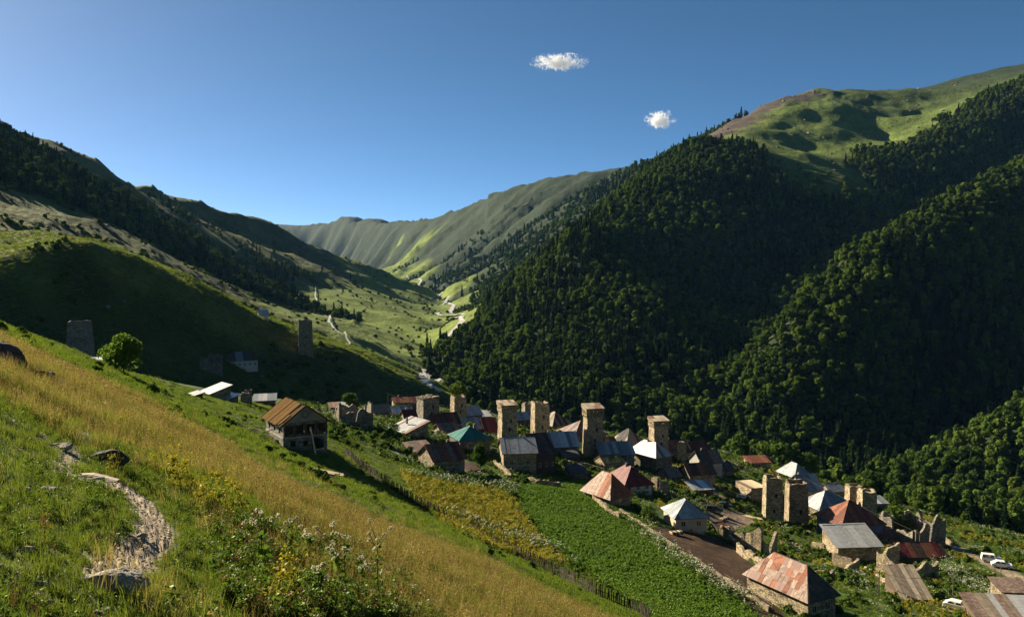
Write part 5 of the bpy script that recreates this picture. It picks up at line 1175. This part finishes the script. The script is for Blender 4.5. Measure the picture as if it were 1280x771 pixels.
# ------------------------------------------------------------------ single trees
def make_tree(label, px, py, hpx, wpx, seed, lobes=24, per=110, leaf=.22, m=None, Y=None, name='broadleaf_tree', group=None, z0=.2, lift=0):
    p = hit(px, py, Y); k = K(p); h, w_ = hpx*k, wpx*k; c, tr = tree_meshes(seed, h, w_, lobes, per, leaf*h/6, z0, m)
    r = empty(name, p+Vector((0, 0, lift)), 0, label, 'tree' if h > 3 else 'bush', group); obj('crown', c, r); obj('trunk', tr, r)
make_tree('lone round bright green tree below the shaded tower', 155, 478, 42, 44, 11, 34, 150, .16, leaf_material('lone_tree_leaves', (.10, .17, .02), (.17, .25, .04), .55, gloss=0), Y=150, z0=.12)
g_ = 'single trees among the village houses'
make_tree('bush growing on top of the ruined house right of the unfinished one', 436, 512, 22, 22, 12, 10, 80, .3, M_leaf2, Y=250, group=g_)
make_tree('small tree in front of the teal green roof', 600, 590, 34, 22, 13, 14, 90, .2, M_leaf2, group=g_)
make_tree('dark round tree between the patched roof and the teal green roof', 589, 548, 20, 18, 14, 12, 80, .24, M_leaf, Y=245, group=g_)
make_tree('bushy tree crowning the dark tower', 573, 500, 20, 22, 15, 12, 70, .28, M_leaf, Y=285, group=g_, lift=8.0)
make_tree('wide tree right of the blue walled house', 1120, 672, 34, 38, 16, 22, 110, .2, M_leaf, group=g_)
make_tree('pair of pale bushes on the shoulder right of the lone tower', 437, 447, 16, 22, 17, 10, 60, .3, M_leaf2, Y=352, group=g_)
make_tree('upright dark bush right end of the shoulder', 450, 447, 18, 12, 18, 10, 60, .3, M_leaf, Y=350, group=g_)
make_tree('dark bush hugging the lone tower', 396, 440, 14, 14, 19, 10, 60, .3, M_leaf, Y=366, group=g_)
make_tree('low bush at the house with the striped rusty hip roof', 812, 650, 16, 26, 20, 12, 70, .24, M_leaf2, group=g_)
make_tree('round bush left of the cream house', 845, 640, 14, 22, 21, 12, 70, .24, M_leaf, group=g_)
for i, (x, y, h_, w_) in enumerate([(925,560,34,30),(950,575,30,34),(975,585,34,36),(1010,595,30,30),(1062,610,16,16),(1085,618,20,20),(1120,636,20,24)]):
    make_tree(['tall tree at the terrace edge directly above the rubble heap', 'spreading tree on the terrace edge behind the low red shed', 'olive green tree left above the twin towers', 'pale round tree behind the twin towers', 'tiny round bush on the terrace rim', 'small bush on the terrace rim above the turrets', 'bush on the terrace rim left of the roofless grey ruin'][i], x, y+14, h_, w_, 30+i, 16, 80, .22, [M_leaf2, M_leaf][i % 2], Y=[345,340,335,330,300,290,282][i], group='trees along the rim of the terrace')
# ------------------------------------------------------------------ meadow plants
M_grass = leaf_material('green_grass', (.095, .140, .012), (.185, .220, .028), .45, hue_obj=.6)
M_dry = leaf_material('dry_hay_grass', (.20, .165, .036), (.35, .285, .080), .4, hue_obj=.6)
M_weed = leaf_material('leafy_weed', (.055, .110, .010), (.145, .200, .022), .42, hue_obj=.5)
M_rust = leaf_material('reddish_seed_heads', (.12, .045, .022), (.24, .10, .045), .3)
M_white = leaf_material('white_umbel_flowers', (.45, .44, .36), (.68, .67, .56), .3, gloss=0)
M_yel = leaf_material('yellow_flowers', (.42, .34, .02), (.62, .52, .04), .3, gloss=0)
M_yg = leaf_material('yellow_green_leaves', (.19, .18, .018), (.34, .29, .03), .4)
M_pur = leaf_material('purple_flowers', (.25, .06, .22), (.40, .14, .36), .3, gloss=0)
M_cream = leaf_material('cream_thistle_heads', (.50, .48, .30), (.70, .68, .50), .3, gloss=0)
M_crop = leaf_material('crop_leaves', (.115, .205, .016), (.175, .285, .026), .42)
def blades(rng, n, h, r, w_, lean=.35, zb=0):
    """each blade two tapering quads"""
    a = rng.random(n)*2*PI; rr_ = r*np.sqrt(rng.random(n)); bx, by = rr_*np.cos(a), rr_*np.sin(a); hh = h*(.55+.6*rng.random(n)); d = rng.random(n)*2*PI; le = lean*hh*(.3+rng.random(n)); o = rng.random(n)*PI
    ux, uy = np.cos(o)*w_/2, np.sin(o)*w_/2; Vs = []
    for t, wd in ((0, 1), (.55, .8), (1, .15)):
        cx, cy, cz = bx+le*t*t*np.cos(d), by+le*t*t*np.sin(d), hh*t+zb
        Vs += [np.stack([cx-ux*wd, cy-uy*wd, cz], 1), np.stack([cx+ux*wd, cy+uy*wd, cz], 1)]
    V_ = np.stack(Vs, 1).reshape(-1, 3); b_ = np.arange(n)[:, None]*6
    Q_ = np.concatenate([b_+np.array([[0,1,3,2]]), b_+np.array([[2,3,5,4]])]); tips = np.stack([bx+le*np.cos(d), by+le*np.sin(d), hh+zb], 1)
    return V_, Q_, tips
def plant_mesh(name, parts):
    """parts: list of (V, Q, material)"""
    mats = []; Vs, Qs, mi = [], [], []; o = 0
    for V_, Q_, m in parts:
        if m not in mats: mats.append(m)
        Vs.append(V_); Qs.append(Q_+o); mi += [mats.index(m)]*len(Q_); o += len(V_)
    me = big_mesh(name, np.concatenate(Vs), np.concatenate(Qs), mats, smooth=False); me.polygons.foreach_set('material_index', np.array(mi, np.int32))
    ta = me.attributes.new('Tint', 'FLOAT', 'FACE'); ta.data.foreach_set('value', np.random.default_rng(len(mi)).random(len(mi)).astype(np.float32)); return me
def leafquads(rng, C, size, up=.8):
    n = len(C); nn = unit(rng.normal(size=(n, 3))+np.array([0, 0, up])); a = unit(np.cross(nn, rng.normal(size=(n, 3)))); b = np.cross(nn, a); s = size*(.5+rng.random((n, 1)))
    V_ = np.stack([C-a*s, C-b*s*.5, C+a*s, C+b*s*.5], 1).reshape(-1, 3); return V_, np.arange(len(V_)).reshape(-1, 4)
def P_tuft(seed, m, n=26, h=.22, r=.10, w_=.008, seedhead=None):
    rng = np.random.default_rng(seed); V_, Q_, tips = blades(rng, n, h, r, w_); parts = [(V_, Q_, m)]
    if seedhead:
        t = tips[:n//2]; q = leafquads(rng, t, .022, 0); parts.append((*q, seedhead))
    return src(plant_mesh('grass_tuft', parts))
def P_patch(seed, m, n=70, h=.38, r=.55, w_=.03, m2=None, head=None):
    rng = np.random.default_rng(seed); V_, Q_, tips = blades(rng, n, h, r, w_, .45); parts = [(V_, Q_, m)]
    if m2: V2, Q2, _ = blades(rng, n//3, h*.8, r, w_); parts.append((V2, Q2, m2))
    if head: parts.append((*leafquads(rng, tips[:n//3], .05, 0), head))
    return src(plant_mesh('grass_patch', parts))
def P_weed(seed, h=.5, r=.22, n=60, size=.05, m=None, flower=None, nf=8, fs=.03, stems=5, up=.8):
    rng = np.random.default_rng(seed); a = rng.random(n)*2*PI; z = h*rng.random(n)**.8; rad = r*(1.1-.6*z/h)*np.sqrt(rng.random(n)); C_ = np.stack([rad*np.cos(a), rad*np.sin(a), z], 1)
    parts = [(*leafquads(rng, C_, size, up), m or M_weed)]; V_, Q_, tips = blades(rng, stems, h*1.15, r*.6, .012, .3); parts.append((V_, Q_, m or M_weed))
    if flower:
        k = tips[rng.integers(0, len(tips), nf)]+rng.normal(size=(nf, 3))*[.05, .05, .03]; parts.append((*leafquads(rng, k, fs, 1.5), flower))
    return src(plant_mesh('weed', parts))
def P_low(seed, n=40, r=.16, size=.022, m=None, h=.07):
    rng = np.random.default_rng(seed); a = rng.random(n)*2*PI; rad = r*np.sqrt(rng.random(n)); C_ = np.stack([rad*np.cos(a), rad*np.sin(a), h*rng.random(n)], 1); return src(plant_mesh('low_plant', [(*leafquads(rng, C_, size, 1.2), m or M_weed)]))
ZG = lambda X, Y: gsample(Z, X, Y)
def put(name, label, X, Y, s, idx, srcs, tl=.12):
    n = len(X)
    if n == 0: return
    scatter(name, label, np.c_[X, Y, ZG(X, Y)-.01], RNG.random(n)*6.28, s, idx, srcs, RNG.normal(size=(n, 2))*tl); print(name, n)
def dens(X, Y, A, thr=0): return gsample(A, X, Y)
T1 = [P_tuft(1, M_grass), P_tuft(2, M_grass, 20, .28, .12), P_tuft(3, M_grass, 30, .16, .10, .007), P_low(4), P_low(5, 50, .2, .018), P_low(6, 30, .14, .03, M_grass, .05)]
D1 = [P_tuft(11, M_dry, 22, .42, .12, .006, M_dry), P_tuft(12, M_dry, 18, .5, .14, .006, M_rust), P_tuft(13, M_grass, 22, .35, .12, .008)]
# close turf: dense near the camera
X, Y = scatter_pts(60000, 3, 34, -40, 40, power=.9); pm = gsample(PM, X, Y); k = (pm < .3+.2*RNG.random(len(X))); X, Y = X[k], Y[k]
put('meadow_turf', 'short green turf with clover leaves around the path', X, Y, .26+.30*RNG.random(len(X))+np.hypot(X, Y)*.014, RNG.choice(6, len(X), p=[.15, .10, .20, .20, .18, .17]), T1)
# taller hay grass, mixed green and dry
X, Y = scatter_pts(42000, 7, 60, -40, 36, power=1.1); hg = gsample(HG, X, Y); n6 = fbm(X, Y, 5, 3, seed=101); ds = .82*X+.57*Y
k = (gsample(GRP[..., HS], X, Y) > .4) & (hg > .25+.4*RNG.random(len(X))-.3*(n6 > .3)); X, Y, ds = X[k], Y[k], ds[k]
put('hay_meadow', 'tall dry orange hay grass on the slope', X, Y, .5+.35*RNG.random(len(X))+np.hypot(X, Y)*.012, RNG.choice(3, len(X), p=[.46, .32, .22]), D1)
DP = [P_patch(21, M_dry, 60, .36, .6, .026, M_grass, M_dry), P_patch(22, M_dry, 70, .30, .6, .024, None, M_rust), P_patch(23, M_grass, 60, .32, .6, .028, M_dry)]
X, Y = scatter_pts(36000, 45, 190, -37, 25, power=1.6); hg = gsample(HG, X, Y); n6 = fbm(X, Y, 14, 3, seed=103); k = (gsample(GRP[..., HS], X, Y) > .35) & (hg > .3+.3*RNG.random(len(X))); X, Y, n6 = X[k], Y[k], n6[k]
put('hay_meadow', 'dry hay grass farther down the slope', X, Y, .7+.5*RNG.random(len(X)), np.where(n6 > .22, 2, RNG.integers(0, 2, len(X))), DP)
GP = [P_patch(31, M_grass, 60, .22, .6, .03), P_patch(32, M_grass, 50, .16, .7, .04, M_weed), P_patch(33, M_weed, 50, .30, .5, .05)]
X, Y = scatter_pts(44000, 20, 240, -37, 25, power=1.3); hg = gsample(HG, X, Y); k = (gsample(GRP[..., HS], X, Y) > .3) & (hg < .5); X, Y = X[k], Y[k]
put('green_slope_grass', 'short green grass on the strip above the fence', X, Y, (.7+.6*RNG.random(len(X)))*np.clip(np.hypot(X, Y)/85, .3, 1), RNG.integers(0, 3, len(X)), GP)
# weeds and flowers right of the path
W1 = [P_weed(41, .45, .22, 70, .05), P_weed(42, .6, .25, 80, .055), P_weed(43, .7, .2, 50, .05, None, M_yel, 12, .013), P_weed(44, .65, .2, 50, .05, None, M_white, 8, .018), P_weed(45, .75, .14, 26, .03, M_rust, M_rust, 12, .03), P_weed(46, .7, .2, 50, .04, None, M_pur, 7, .018)]
WP = [hit(*q) for q in ((262,664),(330,664),(420,688),(500,722),(560,790),(290,790),(270,720))]
X, Y = scatter_pts(60000, 2.6, 34, -38, 20, power=1.0); k = inpoly([p.x for p in WP], [p.y for p in WP], X, Y); n7 = fbm(X, Y, 2.5, 3, seed=107); k &= n7 > -.25; X, Y = X[k][:6500], Y[k][:6500]
put('tall_weeds', 'tangle of leafy weeds and flowers right of the path', X, Y, .28+.38*RNG.random(len(X)), RNG.choice(6, len(X), p=[.46, .36, .02, .03, .12, .01]), W1)
X, Y = scatter_pts(5200, 3, 45, -38, 30, power=1.0); n8 = fbm(X, Y, 4, 3, seed=109); k = (gsample(PM, X, Y) < .2) & (n8 > .05); X, Y = X[k], Y[k]
put('meadow_weeds', 'scattered weeds and small flowers in the meadow', X, Y, .18+.34*RNG.random(len(X)), RNG.choice(6, len(X), p=[.42, .24, .05, .04, .24, .01]), W1)
X, Y = scatter_pts(9000, 55, 230, -37, 5, power=1.5); nb = fbm(X, Y, 9, 3, seed=131); k = (gsample(GRP[..., HS], X, Y) > .3) & (gsample(HG, X, Y) < .3) & (nb > .12); X, Y = X[k][:420], Y[k][:420]
put('slope_weeds', 'dark weed clumps dotted over the green strip above the fence', X, Y, .2+.45*RNG.random(len(X))**2, RNG.integers(0, 3, len(X)), BUSH)
X, Y = scatter_pts(9000, 3, 60, -38, -2, power=1.0); k = (gsample(PM, X, Y) < .3) & (fbm(X, Y, 3, 2, seed=133) > .3); X, Y = X[k][:1300], Y[k][:1300]
put('scattered_stones', 'small stones scattered in the turf beside the path', X, Y, .4+3.0*RNG.random(len(X))**4, RNG.integers(0, 4, len(X)), [src(rock_mesh(160+i, .05, .04, .025, MT['rock'], sub=1)) for i in range(4)], .3)
# yellow flowered clumps by the path
YP = [P_weed(51, .9, .28, 60, .05, M_yg, M_yel, 60, .03, 14)]
for q, n, s in (((213,612), 9, .6), ((195,560), 3, .5), ((275,640), 4, .5), ((360,760), 2, .3)):
    p = hit(*q); X = p.x+RNG.normal(size=n)*s; Y = p.y+RNG.normal(size=n)*s*2; put('yellow_flower_clump', 'yellow flowering clump in the hay meadow', X, Y, .5+.5*RNG.random(n), np.zeros(n, int), YP)
# gravel on the path
def stone_src(seed):
    me = rock_mesh(seed, .05, .04, .022, MT['cap'], sub=1); return src(me)
SS = [stone_src(60+i) for i in range(4)]
X, Y = scatter_pts(110000, 3, 30, -38, -5, power=1.0); k = (gsample(PM, X, Y) > .3) & (RNG.random(len(X)) < .8); X, Y = X[k], Y[k]
put('path_gravel', 'loose gravel and small stones on the footpath', X, Y, .2+1.0*RNG.random(len(X))**4, RNG.integers(0, 4, len(X)), SS, .3)
# ------------------------------------------------------------------ cream headed thistles standing above the weeds
def thistle(label, px, py, hpx, seed, m=M_cream, heads=7):
    p = hit(px, py); k = K(p); h = hpx*k; rng = np.random.default_rng(seed); r = empty('thistle', p, rng.random()*6, label, 'thistle', 'tall thistles above the weeds')
    g = G(); tips = []; g.bar((0, 0, -.05), (.02, 0, h*.9), .012, r2=.006, n=5); tips.append((.02, 0, h*.93))
    for i in range(heads-1):
        a = rng.random()*6.28; z = h*(.5+.4*rng.random()); L_ = h*.22*(.6+.6*rng.random()); q = (L_*math.cos(a), L_*math.sin(a), z+L_*.9); g.bar((0, 0, z), q, .006, n=4); tips.append(q)
    g.build('stem', M_weed, r)
    n = 46; z = h*.85*rng.random(n); a = rng.random(n)*6.28; rad = .16*(1.1-z/h)*rng.random(n)+.02; C_ = np.stack([rad*np.cos(a), rad*np.sin(a), z], 1); obj('leaves', plant_mesh('leaves', [(*leafquads(rng, C_, .055, .6), M_weed)]), r)
    for q in tips:
        d = unit(rng.normal(size=(26, 3))+[0, 0, .6]); C_ = np.array(q)+d*.028; V_, Q_ = leafquads(rng, C_, .024, .4); obj('flower_head', plant_mesh('flower_head', [(V_, Q_, m)]), r)
for i, (x, y, h_, lb) in enumerate([(328,716,78,'leftmost tall thistle with cream heads against the hay'), (365,712,66,'thistle with sparse heads right of the leftmost one'), (415,735,86,'tall cream headed thistle near the middle of the clump'),
    (432,748,84,'wide thistle with the brightest white heads'), (424,752,64,'lower cream thistle in front of the bright one'), (472,758,92,'tall dense thistle at the right end of the clump'), (453,752,62,'thin pinkish thistle left of the dense one'),
    (315,690,44,'short thistle beside the leftmost tall one'), (385,712,50,'short thistle in the gap of the clump'), (398,760,56,'low cream thistle close to the photo bottom')]):
    thistle(lb, x, y, h_, 70+i, heads=5+i % 4)
# ------------------------------------------------------------------ village gardens
C1 = [P_weed(81, .45, .35, 44, .12, M_crop, up=1.8), P_weed(82, .38, .35, 44, .11, M_crop, up=1.8)]
def in_field(F, n, box=None):
    fx, fy = np.array(F[0]), np.array(F[1]); X = fx.min()+(fx.max()-fx.min())*RNG.random(n); Y = fy.min()+(fy.max()-fy.min())*RNG.random(n); k = inpoly(F[0], F[1], X, Y); return X[k], Y[k]
X, Y = in_field(CROP, 26000)
a_ = math.radians(35); row = np.round((X*math.cos(a_)+Y*math.sin(a_))/.75)*.75; oth = -X*math.sin(a_)+Y*math.cos(a_); row = row+RNG.normal(size=len(X))*.10; X, Y = row*math.cos(a_)-oth*math.sin(a_), row*math.sin(a_)+oth*math.cos(a_)
put('crop_field', 'dense rows of dark green crop plants', X, Y, .5+.45*RNG.random(len(X)), RNG.integers(0, 2, len(X)), C1)
Y1 = [P_weed(85, .9, .45, 46, .10, M_yg, M_yel, 16, .06, 8), P_weed(86, .8, .45, 50, .10, M_yg), P_weed(87, .9, .45, 50, .10, M_weed)]
X, Y = in_field(YELLOW, 6500); put('yellow_weed_field', 'field overgrown with yellow flowering weeds', X, Y, .7+.6*RNG.random(len(X)), RNG.choice(3, len(X), p=[.45, .4, .15]), Y1)
V1 = [P_weed(91, .8, .5, 50, .12), P_weed(92, 1.1, .6, 60, .13), P_weed(93, .9, .5, 46, .11, None, M_white, 12, .09, 6), P_weed(94, .9, .5, 46, .11, M_yg, M_yel, 14, .07, 6), P_patch(95, M_grass, 50, .3, .7, .05), P_patch(96, M_grass, 50, .25, .7, .05, M_dry), BUSH[0], BUSH[1]]
X, Y = scatter_pts(70000, 95, 380, -14, 37, power=1.5); k = (gsample(GRP[..., VG], X, Y) > .45)
for F_ in (CROP, YELLOW, SOIL, YARD): k &= ~inpoly(F_[0], F_[1], X, Y)
for P_, wd in ((TRACK, 2.4), (ROAD, 2.4)): k &= dist_poly(P_, X, Y) > wd
X, Y = X[k], Y[k]; n9 = fbm(X, Y, 14, 3, seed=111); n10 = fbm(X, Y, 20, 3, seed=113); u = RNG.random(len(X))
idx = np.where(u < .34, 4, np.where(u < .5, 5, np.where(u < .78, 0, np.where(u < .93, 1, np.where(u < .985, 6, 7)))))
idx = np.where((n9 > .28) & (u < .55), 2, idx); idx = np.where((n10 > .30) & (u < .6) & (X > 30), 3, idx); k = (fbm(X, Y, 9, 3, seed=117) > -.42)
put('village_weeds', 'nettles, grass and white flowering weeds between the houses', X[k], Y[k], .55+.7*RNG.random(len(X[k]))**1.5, idx[k], V1)
# hedge of white flowering weeds below the houses, along the fence side
for q0, q1, n, lb in (((560,640),(700,690),130,'white flowering weeds along the yellow field'), ((520,595),(640,612),130,'white flowering weeds under the rusty roofed house'), ((800,655),(850,700),90,'white flowering weeds along the field wall'), ((850,700),(935,755),120,'white flowering weeds above the ploughed plot'), ((1150,690),(1270,760),260,'white flowering weeds on the lower right terrace')):
    a, b = hit(*q0), hit(*q1); t = RNG.random(n); X = a.x+(b.x-a.x)*t+RNG.normal(size=n)*1.6; Y = a.y+(b.y-a.y)*t+RNG.normal(size=n)*2.2
    put('white_flower_hedge', lb, X, Y, .8+.5*RNG.random(n), np.full(n, 2), V1)
# tussocks on the grassy hill and the near valley
X, Y = scatter_pts(30000, 230, 620, -37, -2, power=1.3); k = (gsample(GRP[..., VG], X, Y) < .5) & (gsample(GRP[..., HS], X, Y) < .5) & (gsample(FM, X, Y) < .4) & visible(X, Y, ZG(X, Y), 2); X, Y = X[k], Y[k]
put('hill_tussocks', 'coarse grass tussocks on the grassy hill', X, Y, 1.2+1.2*RNG.random(len(X)), RNG.integers(0, 3, len(X)), [P_patch(121, M_grass, 26, .25, .8, .10), P_patch(122, M_grass, 24, .25, .8, .10, M_dry), P_patch(123, M_weed, 24, .3, .8, .12)])
X, Y = scatter_pts(16000, 240, 2300, -37, 37, power=1.1); nr_ = fbm(X, Y, 45, 3, seed=141); k = (gsample(GRP[..., VG], X, Y) < .4) & (gsample(GRP[..., HS], X, Y) < .4) & (gsample(FM, X, Y) < .3) & (nr_ > .30) & visible(X, Y, ZG(X, Y), 1); X, Y, nr_ = X[k], Y[k], nr_[k]
put('rock_outcrops', 'grey rock outcrops on the open slopes', X, Y, (.5+2.4*RNG.random(len(X))**3)*np.clip(np.hypot(X, Y)/700, .7, 1.5), RNG.integers(0, 3, len(X)), [src(rock_mesh(170+i, .9, .7, .5, MT['greystone'] if i else MT['darkrock'], sub=2)) for i in range(3)], .25)
# ------------------------------------------------------------------ two small clouds
def cloud(label, px, py, wpx, hpx, seed, Y=7000, tiltz=0.0):
    c = Vector(at(px, py, Y)); k = Y/FPX; rng = random.Random(seed); import bmesh; from mathutils import noise as mn
    W_, H_ = wpx*k, hpx*k; bm = bmesh.new()
    bmesh.ops.create_icosphere(bm, subdivisions=3, radius=1)
    for v in bm.verts: v.co = Vector((v.co.x*W_*.62, v.co.y*H_*.8, v.co.z*H_*.75))
    me = bpy.data.meshes.new('cloud'); bm.to_mesh(me); bm.free()
    m = bpy.data.materials.new('cloud_vapour'); m.use_nodes = True; t = m.node_tree; L = t.links.new; t.nodes.remove(t.nodes['Principled BSDF']); pv = t.nodes.new('ShaderNodeVolumePrincipled'); pv.inputs['Color'].default_value = (1, 1, 1, 1); pv.inputs['Anisotropy'].default_value = .0
    tc = N(t, 'ShaderNodeTexCoord'); mp = N(t, 'ShaderNodeMapping'); mp.inputs['Scale'].default_value = (1/(W_*.60), 1/(H_*.75), 1/(H_*.70)); L(tc.outputs['Object'], mp.inputs[0])
    n0 = N(t, 'ShaderNodeTexNoise'); n0.inputs['Scale'].default_value = 2.2/H_; n0.inputs['Detail'].default_value = 2; L(tc.outputs['Object'], n0.inputs['Vector'])
    of = N(t, 'ShaderNodeVectorMath', operation='SUBTRACT'); L(n0.outputs['Color'], of.inputs[0]); of.inputs[1].default_value = (.5, .5, .5); sc2 = N(t, 'ShaderNodeVectorMath', operation='SCALE'); sc2.inputs['Scale'].default_value = 1.5; L(of.outputs[0], sc2.inputs[0])
    ad = N(t, 'ShaderNodeVectorMath', operation='ADD'); L(mp.outputs[0], ad.inputs[0]); L(sc2.outputs[0], ad.inputs[1])
    ln = N(t, 'ShaderNodeVectorMath', operation='LENGTH'); L(ad.outputs[0], ln.inputs[0])
    nz = N(t, 'ShaderNodeTexNoise'); nz.inputs['Scale'].default_value = 6/H_; nz.inputs['Detail'].default_value = 7; nz.inputs['Roughness'].default_value = .68; L(tc.outputs['Object'], nz.inputs['Vector'])
    ma = N(t, 'ShaderNodeMath', operation='MULTIPLY_ADD'); L(nz.outputs['Fac'], ma.inputs[0]); ma.inputs[1].default_value = 2.6; ma.inputs[2].default_value = -1.0
    sb = N(t, 'ShaderNodeMath', operation='SUBTRACT'); L(ma.outputs[0], sb.inputs[0]); L(ln.outputs['Value'], sb.inputs[1])
    mr = N(t, 'ShaderNodeMapRange'); mr.inputs['From Min'].default_value = -.42; mr.inputs['From Max'].default_value = .15; mr.inputs['To Max'].default_value = .05; L(sb.outputs[0], mr.inputs['Value']); L(mr.outputs[0], pv.inputs['Density'])
    t.links.new(pv.outputs[0], t.nodes['Material Output'].inputs['Volume']); me.materials.append(m)
    o = obj('cloud', me); o.location = c; tag(o, label, 'cloud', 'small clouds in the clear sky')
cloud('long ragged white cloud, the higher of the two', 699, 78, 62, 17, 4, tiltz=.5); cloud('small roundish white cloud, the lower right of the two', 825, 150, 34, 18, 7)
# ------------------------------------------------------------------ haze
g = G(); g.box(-9500, 9500, -9500, 12500, -1500, 900); hz = g.build('haze', [])
m = bpy.data.materials.new('valley_haze'); m.use_nodes = True; t = m.node_tree; t.nodes.remove(t.nodes['Principled BSDF']); pv = t.nodes.new('ShaderNodeVolumePrincipled')
pv.inputs['Color'].default_value = (.22, .50, 1, 1); pv.inputs['Density'].default_value = .000015; pv.inputs['Anisotropy'].default_value = .0
t.links.new(pv.outputs[0], t.nodes['Material Output'].inputs['Volume']); hz.data.materials.append(m); tag(hz, 'thin blue morning haze filling the valley', kind='stuff')
